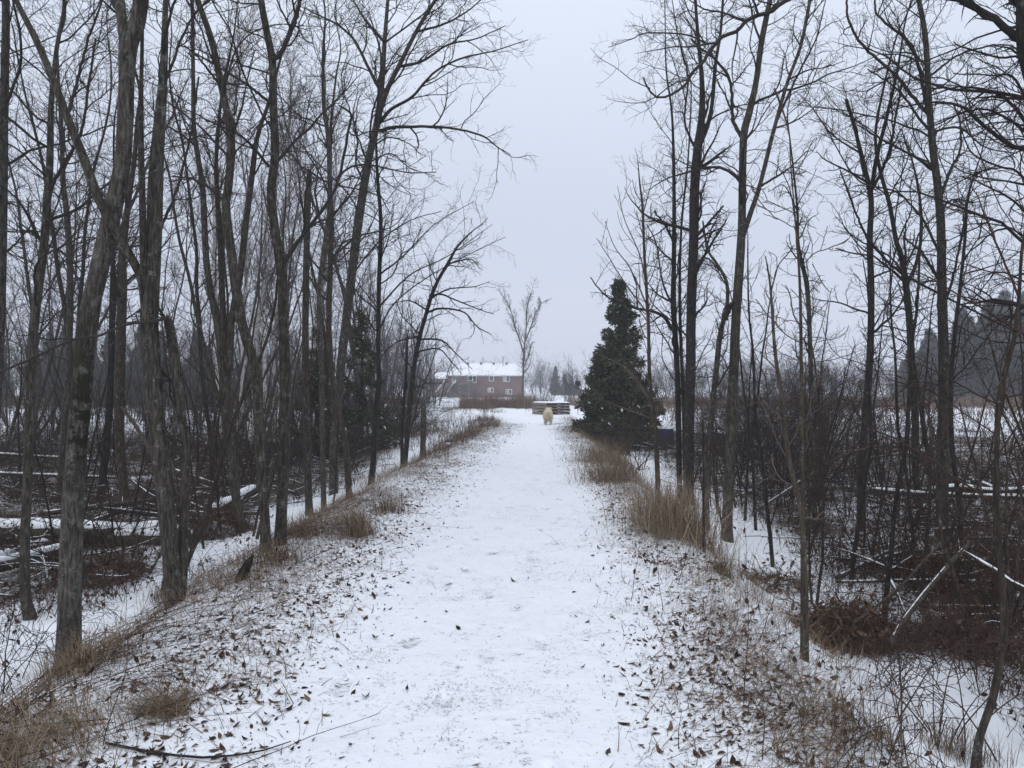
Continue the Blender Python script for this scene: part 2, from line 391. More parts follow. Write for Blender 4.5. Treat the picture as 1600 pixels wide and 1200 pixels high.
def crown(mb, stems, limbs, rg, n1=18, t1=(.3, .98), l1=(.14, .3), n2=7, n3=7, n4=3, ang1=(32, 68), up=.05, gn=.16, rmin=.0015, drop=0, mat_=0, dens=1.0):
    S = [fixn(p, r, 24) for p, r in stems]
    SP = np.array([s[0] for s in S]); SR = np.array([s[1] for s in S])
    P1, R1 = spawn(SP, SR, n1, t1, l1, ang1, (.16, .42), up, gn, 12, rmin * 2, rg, tip=.45)
    if limbs:
        Lm = [fixn(p, r, 12) for p, r in limbs]; LP = np.array([l[0] for l in Lm]); LR = np.array([l[1] for l in Lm])
    else: LP = np.zeros((0, 12, 3)); LR = np.zeros((0, 12))
    mb.tubes(P1, R1, 6, mat=mat_, bump=.12)
    for p, r_ in limbs:
        p_, q_ = fixn(p, r_, 32); p_ = p_ + rg.normal(size=p_.shape) * r_[-1] * .35; mb.tubes(p_, q_, 7, mat=mat_, bump=.15)
    A = np.concatenate([P1, LP]); B = np.concatenate([R1, LR])
    P2, R2 = spawn(A, B, n2, (.15, .97), (.25, .6), (25, 70), (.4, .7), up * .8 - drop, gn * 1.25, 8, rmin * 1.5, rg)
    # side shoots straight off the stems and the limbs' ends
    P2b, R2b = spawn(SP, SR, n1, t1, (.03, .10), (30, 85), (.12, .25), up, gn * 1.3, 8, rmin * 1.5, rg)
    P2 = np.concatenate([P2, P2b]); R2 = np.concatenate([R2, R2b])
    mb.tubes(P2, R2, 4, mat=mat_)
    P3, R3 = spawn(P2, R2, n3, (.15, .98), (.22, .55), (25, 75), (.45, .8), up * .5 - drop, gn * 1.5, 5, rmin, rg)
    mb.tubes(P3, R3, 3, mat=mat_)
    if n4:
        P4, R4 = spawn(P3, R3, n4, (.25, .95), (.3, .6), (25, 70), (.6, .9), up * .3 - drop, gn * 1.6, 4, rmin * .8, rg)
        mb.tubes(P4, R4, 3, mat=mat_)

def extend(P, Rd, length, rg, up=.25, rend=.008):
    d = nrm(P[-1] - P[-2]); n = max(3, int(length / .5)); P = list(P); Rd = list(Rd); r0 = Rd[-1]
    for i in range(n):
        d = nrm(d + rg.normal(size=3) * .13 + np.array([0, 0, up * .3])); P.append(P[-1] + d * length / n); Rd.append(r0 + (rend - r0) * ((i + 1) / n))
    return np.array(P), np.array(Rd)

def traced(pts, d, dd=0, seed=0, w=None):
    """pixel polyline at distance d, drifting dd metres in depth"""
    n = len(pts); P = []; Rr = []
    for i, p in enumerate(pts):
        t = i / max(1, n - 1); dk = d + dd * t + .05 * d / 10 * math.sin(t * 7 + seed) * (t > 0)
        P.append(W(p[0], p[1], dk))
        wd = p[2] if len(p) > 2 else w[0] + (w[1] - w[0]) * t
        Rr.append(wd * .5 / FOC * dk)
    return np.array(P), np.array(Rr)

def big_tree(label, stems, limbs=(), ext=(4,), d=None, m=None, mt=None, cat='tree', name='bare_tree', group=None, seed=1, flare=.3, lean=0, **kw):
    rg = np.random.default_rng(seed); m = m or M_bark; mt = mt or M_twig
    if d is None: d = hit(stems[0][0][0], stems[0][0][1])
    ST = []
    for i, s in enumerate(stems):
        P, Rr = traced(s, d, lean + (0 if i == 0 else rg.uniform(-.4, .4)), seed + i)
        if i > 0 and s[0][1] < 560 - 0 and False: pass
        ex = ext[i] if i < len(ext) else 0
        if s[0][1] > 640 or len(stems) == 1 or i == 0:      # rooted stem: carry it down into the ground
            b = P[0].copy(); gz = H(b[0], b[1]); 
            if gz < b[2] - .02:
                dn = b.copy(); dn[2] = gz; P = np.vstack([dn, P]); Rr = np.concatenate([[Rr[0] * 1.1], Rr])
            gz = min(gz, P[0][2]); b = P[0].copy(); b[2] = gz - .12; P = np.vstack([b, P]); Rr = np.concatenate([[Rr[0] * 1.1], Rr]); fl = True
        else: fl = False
        if ex: P, Rr = extend(P, Rr, ex, rg)
        P, Rr = resample(P, Rr, .07 if d < 12 else .14)
        if fl:
            hh = P[:, 2] - P[0][2] - .1; Rr = Rr * (1 + flare * np.exp(-np.clip(hh, 0, 9) / .12))
        ST.append((P, Rr))
    o = ST[0][0][0].copy(); o[2] = H(o[0], o[1])
    rt = root(name, o, label, cat, group)
    for P, Rr in ST:
        b = MB(); k = 14 if d < 12 else 9
        b.tubes(P, Rr * .88, k, bump=.07 if Rr[0] > .03 else .04); b.build('trunk', m, rt, o)
    LM = []
    for l in limbs:
        P, Rr = traced(l[0], d + lean * .5, l[2] if len(l) > 2 else rg.uniform(-.6, .6), seed, w=l[1])
        LM.append((P, Rr))
    b = MB(); crown(b, [s for s in ST], LM, rg, **kw); b.build('crown', mt, rt, o)
    return rt

G_L = 'bare trees in the woods left of the path'; G_R = 'bare trees on the right side of the path'
# ---- left side, traced one by one
def T(*a, **k): return big_tree(*a, **k)
T('thick leaning trunk with a green moss patch, nearest tree on the left, forked high up',
    [[(107, 1048, 41), (108, 960, 38), (111, 850, 36), (120, 700, 34), (129, 600, 33), (137, 500, 31), (160, 400, 30), (177, 325, 31), (192, 250, 27), (197, 150, 26), (201, 75, 29), (214, 35, 26), (222, -10, 24), (232, -80, 22), (240, -180, 19)],
     [(198, 90, 20), (192, 40, 18), (186, -10, 17), (178, -90, 15), (160, -190, 12)]],
    [([(205, 60), (180, 10), (150, -60)], (8, 5), .3)], ext=(4.5, 3.5), m=M_barkp, seed=3, n1=9, t1=(.5, .98), n4=2)
T('double stemmed trunk joined at its foot, right of the thick leaning mossy tree',
    [[(275, 942, 30), (269, 895, 29), (262, 820, 28), (250, 710, 28), (242, 625, 29), (236, 550, 30), (233, 500, 30), (237, 425, 29), (241, 350, 26), (245, 250, 24), (251, 175, 19), (256, 100, 13), (258, 25, 10), (259, -40, 9)],
     [(281, 938, 17), (286, 880, 17), (288, 800, 15), (290, 690, 14), (282, 640, 16), (273, 560, 17), (267, 520, 17), (262, 498, 14)],
     [(229, 500, 16), (222, 440, 15), (206, 405, 15), (188, 375, 15), (163, 330, 15), (148, 295, 16), (128, 240, 15), (104, 180, 14), (85, 130, 13), (60, 70, 11), (25, 0, 9), (5, -50, 8)],
     [(226, 470, 13), (224, 400, 12), (222, 300, 11), (220, 210, 10), (221, 120, 7), (222, 40, 6)]],
    [([(262, 498), (240, 502), (200, 507), (150, 525), (110, 532), (50, 560), (-10, 585)], (5, 3), -.4),
     ([(104, 182), (120, 130), (135, 70), (160, 0)], (6, 3), .3), ([(240, 380), (275, 300), (300, 200), (310, 120)], (5, 2.5), .5)],
    ext=(3, 0, 3, 2), m=M_bark, seed=5, n1=8, t1=(.45, .98), n4=2, flare=.2)
T('slender slightly crooked trunk left of the mossy leaning tree',
    [[(48, 968, 19), (40, 930, 17), (39, 850, 16), (42, 775, 15), (45, 700, 15), (50, 550, 15), (57, 475, 15), (68, 390, 14), (75, 300, 13), (78, 250, 12), (80, 165, 9), (88, 80, 7), (100, 0, 5)]],
    [([(75, 300), (100, 255), (128, 200), (140, 120), (150, 60)], (6, 3)), ([(70, 390), (40, 330), (15, 300), (-20, 280)], (5, 2))], ext=(2.5,), seed=8, n1=18, t1=(.3, .98), n4=2)
T('straight grey trunk standing at the very left edge',
    [[(-14, 940, 18), (-10, 700, 16), (-2, 560, 15), (2, 450, 15), (4, 350, 15), (6, 200, 14), (8, 100, 13), (9, 0, 12)]],
    [([(3, 400), (25, 380), (55, 345)], (4, 2))], ext=(4,), d=7.6, seed=9, n1=16, t1=(.35, .98), n4=2)
T('thin trunk behind the mossy leaning tree on its left side',
    [[(94, 790, 12), (98, 700, 12), (106, 600, 11), (108, 550, 11), (110, 450, 11), (106, 350, 10), (99, 285, 9), (96, 200, 7), (90, 100, 5)]],
    [], ext=(2.5,), seed=12, n1=24, t1=(.35, .98), n4=2, m=M_bark)
T('wet black trunk just right of the mossy leaning tree',
    [[(157, 782, 13), (161, 740, 13), (167, 690, 13), (173, 600, 12), (175, 500, 10), (176, 425, 8), (180, 330, 6), (178, 250, 4)]],
    [], ext=(1.5,), m=M_barkd, mt=M_twigd, seed=13, n1=20, t1=(.4, .98), n4=2)
T('brownish trunk with peeling bark beside the wet black one',
    [[(196, 798, 16), (192, 740, 15), (187, 690, 16), (187, 600, 18), (190, 500, 17), (192, 440, 15), (192, 400, 13), (200, 320, 10), (210, 250, 8), (214, 190, 6)]],
    [], ext=(2,), m=M_barkr, seed=14, n1=20, t1=(.4, .98), n4=2)
T('long slim curving trunk with mossy knots, just left of the dark straight mossy trunk',
    [[(415, 862, 18), (414, 820, 17), (409, 740, 17), (405, 667, 18), (402, 600, 19), (396, 565, 17), (383, 523, 17), (372, 475, 17), (362, 400, 16), (353, 325, 15), (357, 290, 15), (361, 215, 14), (346, 135, 12), (331, 65, 11), (309, 0, 10), (296, -50, 9)]],
    [([(345, 135), (322, 105), (300, 80), (280, 70)], (4, 2)), ([(353, 318), (330, 295), (302, 280), (270, 275)], (5, 2.5)), ([(361, 250), (320, 205), (290, 180), (250, 150)], (4, 2))],
    ext=(3,), m=M_barkm, seed=15, n1=14, t1=(.4, .98), n4=2)
T('dark straight mossy trunk on the left bank, one branch forking right half way up',
    [[(438, 852, 20), (440, 800, 19), (444, 700, 19), (446, 600, 19), (444, 533, 18), (442, 475, 17), (440, 410, 16), (430, 360, 16), (424, 300, 16), (430, 240, 15), (427, 165, 14), (426, 100, 13), (417, 50, 12), (408, 0, 11), (404, -50, 10)]],
    [([(442, 415), (458, 388), (475, 365), (510, 318), (530, 275), (545, 200), (548, 178), (530, 165)], (7, 3), -.5), ([(478, 362), (500, 345), (524, 342)], (3.5, 2), -.1),
     ([(515, 315), (535, 270), (565, 257), (600, 262), (640, 270), (682, 269)], (4, 1.5), -.3),
     ([(428, 98), (445, 70), (458, 40), (471, -5), (480, -60)], (8, 5), .2), ([(423, 162), (390, 135), (350, 110), (300, 80)], (5, 2.5), .6), ([(421, 260), (380, 215), (340, 195), (290, 170)], (5, 2), -.6)],
    ext=(3.5,), m=M_barkm, seed=16, n1=12, t1=(.4, .98), n4=2)
T('broken off snag with a splintered top, just right of the dark straight mossy trunk',
    [[(483, 800, 13), (480, 700, 13), (478, 620, 13), (477, 550, 12), (478, 450, 12), (480, 350, 11), (482, 300, 10), (483, 265, 8)]],
    [([(480, 350), (489, 330), (483, 300)], (2.5, 1), .1)], ext=(0,), d=12.0, seed=17, n1=3, t1=(.2, .9), l1=(.03, .08), n2=3, n3=3, n4=0)
T('multi stemmed tree of three thin grey stems left of the slim curving trunk',
    [[(378, 835, 16), (367, 767, 15), (357, 700, 16), (353, 633, 19), (350, 567, 21), (340, 500, 15), (330, 460, 12), (322, 400, 11), (317, 300, 10), (310, 250, 9), (303, 200, 8), (302, 130, 7), (300, 0, 6)],
     [(352, 560, 12), (348, 480, 11), (345, 400, 10), (341, 330, 9), (338, 250, 7), (345, 160, 5)],
     [(358, 580, 13), (362, 500, 12), (375, 430, 12), (384, 350, 11), (393, 280, 10), (402, 215, 8), (420, 160, 6), (436, 100, 4)]],
    [([(365, 385), (357, 370), (347, 358)], (4, 3))], ext=(2.5, 1.5, 2), d=10.8, seed=18, n1=12, t1=(.4, .98), n4=2)
T('tall leaning tree with a spreading crown over the path, largest of the far left clump',
    [[(521, 790, 17), (522, 700, 16), (528, 633, 16), (533, 567, 16), (541, 500, 16), (550, 425, 16), (558, 360, 16), (567, 300, 15), (579, 235, 13), (590, 185, 12), (597, 130, 9), (601, 65, 8), (606, 0, 6), (610, -50, 5)],
     [(588, 192, 10), (605, 140, 9), (625, 100, 8), (650, 50, 7), (680, 0, 6), (700, -25, 5)]],
    [([(592, 205), (615, 199), (640, 198), (680, 198), (720, 203), (755, 213), (775, 228), (797, 242)], (6, 1.5), -.6),
     ([(594, 190), (612, 170), (645, 150), (680, 112), (725, 90), (770, 80), (826, 62)], (6, 1.2), -.8),
     ([(594, 140), (575, 105), (555, 65), (530, 40), (500, 25), (470, 10)], (6, 1.5), .5),
     ([(620, 105), (660, 95), (700, 70), (745, 60), (790, 40)], (5, 1.2), -.3), ([(650, 50), (700, 35), (740, 10), (770, -20)], (4, 1.2), .4),
     ([(600, 65), (570, 30), (545, -15)], (5, 2), .5),
     ([(588, 225), (610, 215), (640, 225), (655, 240)], (2.5, 1)), ([(575, 255), (610, 240), (640, 262), (680, 275)], (2.5, 1), -.4), ([(550, 430), (590, 380), (640, 345), (690, 330)], (3, 1), .4)],
    ext=(2, 1.5), d=14.5, seed=20, n1=16, t1=(.45, .98), n2=9, n4=3)
T('thin dark upright stem on the right edge of the far left clump, against open sky',
    [[(580, 757, 11), (583, 720, 11), (586, 660, 10), (592, 600, 9), (591, 550, 8), (592, 450, 8), (595, 350, 7), (590, 280, 6), (588, 230, 4)]],
    [([(592, 300), (602, 320), (610, 335)], (2, 1)), ([(592, 430), (630, 400), (680, 350), (740, 315)], (3, .8), .3), ([(592, 480), (640, 430), (700, 400), (770, 350)], (3, .8), -.3), ([(590, 520), (620, 470), (690, 420), (790, 370)], (3, .8), .5)],
    ext=(.8,), d=14.8, seed=21, n1=16, t1=(.35, .98), l1=(.15, .32), n4=2, m=M_barkd, mt=M_twigd)
T('wavy thin trunk in front of the dark cedar on the left',
    [[(506, 797, 10), (504, 700, 9), (503, 600, 9), (500, 520, 9), (499, 450, 8), (508, 380, 9), (515, 320, 8), (513, 220, 8), (506, 165, 7), (505, 85, 5), (508, 20, 3)]],
    [], ext=(1.5,), seed=22, d=11.8, n1=18, t1=(.4, .98), n4=2)
T('upright grey trunk beside the wavy thin one in the far left clump',
    [[(546, 800, 11), (540, 700, 12), (520, 600, 11), (514, 520, 10), (515, 450, 10), (518, 350, 9), (516, 290, 7), (517, 200, 5), (525, 120, 3)]],
    [], ext=(1.5,), seed=23, d=13, n1=18, t1=(.4, .98), n4=2, m=M_barkr)
T('slim dark tree bending right over the path with long drooping boughs, below the spreading crown',
    [[(632, 735, 9), (640, 640, 9), (647, 572, 9), (656, 525, 8), (666, 490, 7), (675, 460, 7), (686, 435, 6), (698, 415, 6), (715, 385, 4), (737, 362, 2)]],
    [([(675, 462), (690, 460), (715, 470), (750, 484), (772, 491)], (3.5, 1), -.4), ([(668, 488), (690, 482), (725, 488), (745, 510), (768, 523)], (4, 1), .3), ([(668, 470), (700, 452), (740, 448), (765, 440)], (3, .8), .5),
     ([(656, 530), (690, 532), (712, 552), (738, 577)], (3.5, 1), -.3), ([(650, 550), (685, 545), (705, 565), (722, 585)], (3, 1), .3), ([(700, 412), (735, 405), (750, 420)], (3, 1)), ([(655, 525), (620, 535), (590, 560)], (3, 1)), ([(668, 485), (640, 470), (610, 475)], (3, 1))],
    ext=(.5,), d=17, seed=24, n1=14, t1=(.3, .98), n2=6, n3=6, n4=2, m=M_barkd, mt=M_twigd)
T('needle thin straight dark stem left of the short broken stump by the path',
    [[(628, 732, 6), (628, 690, 6), (630, 640, 5), (634, 590, 5), (636, 540, 4), (638, 515, 2)]], [], ext=(0,), d=17.5, seed=25, n1=8, t1=(.3, .95), n2=4, n3=4, n4=0, m=M_barkd, mt=M_twigd)
T('short broken off trunk without branches beside the brown weeds on the left verge',
    [[(660, 722, 11), (661, 690, 10), (662, 650, 10), (661, 627, 9)]], [], ext=(0,), d=18.5, seed=26, n1=1, t1=(.3, .6), l1=(.05, .1), n2=2, n3=2, n4=0, cat='tree stump', name='broken_trunk')
# ---- right side
T('thick upright trunk wrapped in hanging vines, left of the forked tree on the right side',
    [[(1075, 770, 20), (1076, 746, 19), (1077, 650, 18), (1079, 567, 18), (1080, 483, 17), (1083, 400, 17), (1084, 375, 17), (1085, 300, 17), (1090, 235, 16), (1097, 175, 12), (1096, 115, 8), (1090, 50, 6), (1086, -20, 5)],
     [(1094, 225, 9), (1106, 195, 8), (1113, 160, 7), (1118, 100, 6), (1126, 50, 5), (1131, -20, 4)]],
    [([(1083, 375), (1110, 345), (1130, 322)], (5, 3), -.3), ([(1084, 355), (1095, 335), (1094, 300)], (4, 2)), ([(1090, 240), (1070, 190), (1075, 120), (1060, 60), (1050, 0)], (4, 1.5), .4)],
    ext=(2.5, 2), d=14, seed=30, n1=22, t1=(.25, .98), l1=(.08, .2), n4=2, drop=.06, m=M_barkd, mt=M_twigd)
T('tall forked grey trunk on the right, behind the thin dark pole stem in the snow',
    [[(1136, 846, 19), (1137, 790, 18), (1140, 740, 18), (1143, 650, 18), (1147, 567, 17), (1150, 500, 16), (1155, 425, 16), (1159, 360, 14), (1160, 300, 13), (1162, 215, 13), (1171, 175, 12), (1181, 130, 10), (1190, 65, 10), (1203, 0, 9), (1212, -60, 8)],
     [(1160, 372, 9), (1172, 335, 9), (1187, 290, 8), (1210, 200, 7), (1230, 130, 6), (1250, 75, 6), (1262, 20, 6), (1269, -30, 6), (1275, -90, 5)],
     [(1104, 760, 10), (1108, 690, 10), (1117, 600, 10), (1125, 525, 9), (1136, 478, 7), (1135, 440, 6), (1120, 412, 5), (1106, 390, 4), (1098, 345, 3)]],
    [([(1269, -32), (1252, -22), (1238, -4), (1222, 4), (1205, 18), (1184, 24), (1165, 34), (1148, 50), (1125, 60), (1108, 82), (1098, 98), (1082, 112), (1075, 128), (1058, 142), (1045, 150), (1030, 153), (1021, 149), (1014, 141), (1009, 131), (1006, 121)], (8, 2.5), -.5), ([(1165, 34), (1130, 20), (1098, 13), (1060, -12)], (4, 1.5), -.2), ([(1108, 70), (1070, 54), (1010, 52), (985, 62), (950, 74)], (3, 1), -.3), ([(1160, 218), (1145, 185), (1141, 130), (1120, 95), (1095, 75), (1080, 60)], (6, 3), .3), ([(1190, 290), (1230, 265), (1262, 235)], (4, 1.5), .3), ([(1212, 200), (1240, 190), (1270, 170), (1300, 140)], (3, 1), -.3),
     ([(1148, 470), (1140, 480), (1134, 500)], (7, 7), .1), ([(1232, 125), (1262, 110), (1290, 105), (1320, 95)], (3, 1), .2), ([(1213, 190), (1245, 120), (1275, 60), (1290, 0)], (4, 1.5), .2)],
    ext=(3.5, 1.5, 0), seed=31, n1=16, t1=(.4, .98), l1=(.1, .24), n4=3)
T('dark stems left of the vine wrapped trunk, one bough arching left before the cedar',
    [[(1062, 757, 9), (1061, 733, 10), (1059, 608, 10), (1055, 525, 10), (1052, 475, 10), (1053, 400, 8), (1053, 280, 6), (1050, 180, 4), (1042, 120, 3)],
     [(1070, 755, 6), (1068, 640, 6), (1064, 540, 6), (1062, 450, 5), (1065, 350, 4), (1075, 250, 3), (1080, 150, 2)]],
    [([(1050, 515), (1040, 498), (1022, 487), (995, 482), (978, 476), (951, 465), (935, 450), (922, 433)], (6, 1.5), -.5), ([(1050, 475), (1035, 440), (1025, 380), (1010, 350)], (3.5, 1.5), .3), ([(1053, 380), (1038, 350), (1022, 330)], (4, 2.5))],
    ext=(1.5, 1), d=14.6, seed=33, n1=24, t1=(.2, .98), l1=(.08, .22), n4=2, drop=.05, m=M_barkd, mt=M_twigd)
T('tan sapling with whip like upright shoots in front of the cedar',
    [[(1028, 790, 9), (1027, 730, 9), (1023, 671, 9), (1015, 587, 6), (1013, 504, 6), (1007, 400, 5), (1004, 325, 4), (1000, 290, 3), (997, 255, 1.5)]],
    [([(1010, 475), (985, 420), (960, 385), (945, 345)], (2.5, .8), .2), ([(1010, 450), (1000, 400), (975, 340), (965, 290)], (2.5, .8), -.3), ([(1006, 330), (1014, 300), (1024, 265)], (2, .7)), ([(1012, 490), (975, 440), (950, 400), (932, 372)], (2.5, .8), -.3), ([(1013, 500), (1030, 440), (1040, 380)], (2, .8)),
     ([(1020, 640), (1000, 600), (970, 570), (925, 550)], (3, 1), .4), ([(1022, 655), (980, 640), (930, 620), (890, 600)], (2.5, .8), -.3)],
    ext=(0,), seed=34, n1=14, t1=(.25, .95), l1=(.08, .2), up=.16, gn=.08, n2=4, n3=3, n4=0, m=M_barkt, mt=M_twigp)
T('thin dark pole stem standing in the snow in front of the forked tree',
    [[(1100, 863, 5), (1099, 780, 4), (1099, 700, 4), (1098, 655, 3)]], [([(1098, 700), (1110, 680), (1125, 668)], (2, 1))], ext=(0,), seed=35, n1=5, t1=(.4, .95), l1=(.06, .15), n2=2, n3=2, n4=0, m=M_barkd, mt=M_twigd, name='sapling', cat='sapling')
T('dark trunk with a snapped crown, left of the crooked trunk on the right',
    [[(1345, 800, 12), (1345, 767, 12), (1348, 700, 12), (1355, 617, 12), (1360, 540, 12), (1361, 450, 11), (1359, 375, 10), (1361, 310, 9), (1350, 260, 8), (1338, 210, 6), (1330, 180, 6), (1322, 155, 5)],
     [(1361, 300, 7), (1370, 245, 7), (1385, 185, 6), (1400, 120, 5), (1408, 75, 3)]],
    [([(1360, 300), (1385, 250), (1400, 180), (1410, 125)], (5, 3), .3), ([(1357, 378), (1340, 340), (1325, 300), (1312, 265)], (4, 2)), ([(1360, 400), (1330, 395), (1305, 388)], (3, 1.5)), ([(1362, 380), (1400, 420), (1460, 455), (1530, 490), (1590, 520)], (5, 2.5), -.6), ([(1362, 290), (1330, 270), (1290, 250), (1275, 235)], (4, 1), .2), ([(1345, 240), (1300, 210), (1270, 170), (1250, 150)], (3, 1))],
    ext=(0, 1), seed=36, d=11.2, n1=18, t1=(.35, .98), l1=(.1, .25), n4=2, m=M_barkd, mt=M_twigd)
T('crooked trunk between the snapped tree and the main straight trunk on the right',
    [[(1438, 820, 12), (1433, 760, 12), (1430, 733, 12), (1430, 650, 12), (1425, 583, 13), (1422, 517, 12), (1416, 450, 11), (1408, 400, 9), (1400, 375, 8), (1390, 320, 7), (1375, 265, 6), (1368, 210, 5), (1380, 140, 4), (1400, 60, 3)],
     [(1417, 445, 7), (1432, 410, 6), (1440, 360, 5), (1436, 300, 4), (1425, 250, 3)]],
    [([(1402, 380), (1390, 420), (1375, 385)], (3, 2)), ([(1415, 440), (1395, 405), (1360, 385)], (4, 2))],
    ext=(1, .5), seed=37, d=11.6, n1=20, t1=(.35, .98), l1=(.1, .26), n4=2, m=M_bark, mt=M_twigd)
T('main straight trunk on the right, tallest and widest there, limbs rising to the left',
    [[(1472, 838, 20), (1472, 783, 20), (1474, 700, 20), (1475, 617, 20), (1474, 540, 17), (1472, 450, 16), (1470, 350, 14), (1465, 290, 13), (1457, 225, 12), (1451, 150, 10), (1446, 60, 9), (1436, 0, 8), (1428, -60, 7)]],
    [([(1452, 185), (1445, 150), (1432, 90), (1415, 60), (1400, 48), (1370, 22), (1367, 0)], (6, 3), .4), ([(1450, 178), (1425, 150), (1400, 118), (1350, 72), (1325, 30), (1325, -20)], (6, 3), -.2), ([(1461, 210), (1440, 190), (1402, 140), (1355, 108)], (5, 2), .3),
     ([(1455, 265), (1430, 245), (1385, 222), (1340, 195)], (5, 2), -.4), ([(1472, 400), (1460, 380), (1440, 340), (1400, 300), (1340, 280), (1290, 200)], (5, 1.5), .4), ([(1473, 455), (1462, 430), (1440, 395), (1410, 370)], (6, 3), -.2),
     ([(1472, 302), (1485, 265), (1500, 235), (1500, 190), (1490, 165)], (5, 2), .3), ([(1452, 120), (1500, 85), (1560, 70), (1600, 80)], (4, 2), .3), ([(1474, 480), (1490, 430), (1510, 330), (1515, 300)], (5, 2), -.4), ([(1460, 205), (1500, 200), (1540, 230), (1590, 240)], (4, 1.5))],
    ext=(3,), seed=38, n1=16, t1=(.4, .98), l1=(.1, .24), n4=2)
T('big tree at the right edge throwing long arching drooping boughs to the left',
    [[(1690, 900, 40), (1680, 700, 38), (1668, 500, 36), (1655, 330, 32), (1625, 170, 26), (1600, 80, 20), (1596, 0, 18), (1590, -80, 15)]],
    [([(1630, 170), (1600, 75), (1575, 48), (1540, 20), (1500, 2), (1440, -15)], (16, 6), .3), ([(1655, 330), (1625, 230), (1600, 188), (1578, 160), (1550, 143), (1500, 136), (1455, 148)], (8, 2), .5), ([(1660, 380), (1620, 245), (1580, 228), (1530, 190), (1500, 165), (1450, 160), (1400, 170)], (9, 2), -.3),
     ([(1650, 290), (1610, 215), (1560, 178), (1520, 172), (1450, 200)], (6, 2)), ([(1645, 260), (1590, 130), (1550, 118), (1490, 115)], (5, 1.5), -.4), ([(1640, 230), (1600, 100), (1560, 90), (1500, 72), (1490, 65)], (5, 1.5), .4),
     ([(1660, 400), (1600, 280), (1560, 260), (1520, 240), (1500, 200)], (5, 1.5)), ([(1665, 450), (1600, 370), (1550, 350), (1490, 352)], (4, 1.2), .3), ([(1665, 480), (1600, 440), (1560, 425), (1520, 440)], (4, 1.2), .4), ([(1668, 520), (1600, 535), (1540, 530), (1480, 500)], (4, 1.2), -.3), ([(1600, 40), (1590, 10), (1570, -30)], (10, 6)), ([(1664, 440), (1600, 330), (1540, 290), (1500, 275)], (5, 1.5), -.5)],
    ext=(3,), d=7.5, seed=39, n1=14, t1=(.3, .98), l1=(.14, .34), n2=8, n4=2, ang1=(45, 85), drop=.03, up=.02, m=M_barkd, mt=M_twigd)
T('reddish brown double bent young tree rooted near the bottom right corner',
    [[(1525, 1205, 14), (1530, 1155, 12), (1552, 1087, 13), (1566, 1010, 13), (1569, 956, 12), (1562, 862, 10), (1557, 750, 9), (1558, 690, 9), (1560, 633, 9), (1567, 595, 9), (1587, 517, 7), (1593, 450, 6), (1598, 380, 5), (1615, 300, 4)]],
    [([(1560, 632), (1530, 618), (1480, 590), (1440, 570), (1400, 560)], (3, 1.5), -.4), ([(1590, 518), (1545, 488), (1500, 462), (1445, 430), (1395, 412)], (3.5, 1.5), .2), ([(1558, 680), (1520, 655), (1450, 610), (1380, 600)], (2.5, 1), .3), ([(1592, 462), (1565, 400), (1540, 340), (1525, 300)], (4, 1.5)), ([(1560, 830), (1520, 820), (1470, 780), (1440, 720)], (2.5, 1)), ([(1562, 1020), (1590, 985), (1620, 960)], (5, 3))],
    ext=(1.2,), d=4.2, seed=40, n1=12, t1=(.3, .98), l1=(.1, .3), n2=4, n3=4, n4=0, ang1=(40, 80), m=M_barkr, mt=M_twigr, flare=.6)
T('thin tan sapling nearest on the right, rooted at the edge of the root mound',
    [[(1258, 1032, 11), (1259, 960, 10), (1256, 862, 10), (1250, 787, 9), (1233, 720, 9), (1221, 617, 7), (1211, 550, 6), (1204, 450, 4), (1196, 400, 2)],
     [(1254, 800, 7), (1253, 683, 7), (1252, 583, 6), (1250, 450, 5), (1243, 350, 3), (1235, 250, 2)]],
    [([(1233, 720), (1215, 690), (1195, 640), (1170, 600)], (2.5, 1)), ([(1256, 950), (1235, 935), (1222, 920)], (3, 1.5)), ([(1252, 600), (1280, 520), (1300, 450)], (2, 1))],
    ext=(0, .5), seed=41, n1=9, t1=(.35, .95), l1=(.08, .2), n2=4, n3=3, n4=0, m=M_barkt, mt=M_twigp)
T('slender crooked stem behind the tan sapling, dangling fine vine twigs from its top',
    [[(1273, 835, 9), (1272, 750, 9), (1268, 650, 8), (1266, 550, 8), (1261, 450, 8), (1247, 385, 7), (1246, 330, 4), (1238, 250, 3), (1231, 190, 2)]],
    [([(1247, 390), (1235, 300), (1215, 260), (1195, 250)], (2, 1)), ([(1246, 330), (1225, 290), (1200, 300)], (2, 1))],
    ext=(.5,), seed=42, n1=22, t1=(.3, .98), l1=(.06, .16), n4=2, drop=.22, m=M_bark, mt=M_twigd)
T('leaning thin dark double stem crossing behind the main straight trunk on its right',
    [[(1500, 800, 8), (1488, 700, 8), (1486, 600, 7), (1492, 520, 7), (1500, 450, 6), (1508, 370, 5), (1512, 310, 4), (1530, 250, 2)]],
    [([(1500, 450), (1530, 430), (1580, 425)], (2, 1))], ext=(1,), d=10, seed=43, n1=20, t1=(.3, .98), n4=1, m=M_barkd, mt=M_twigd)

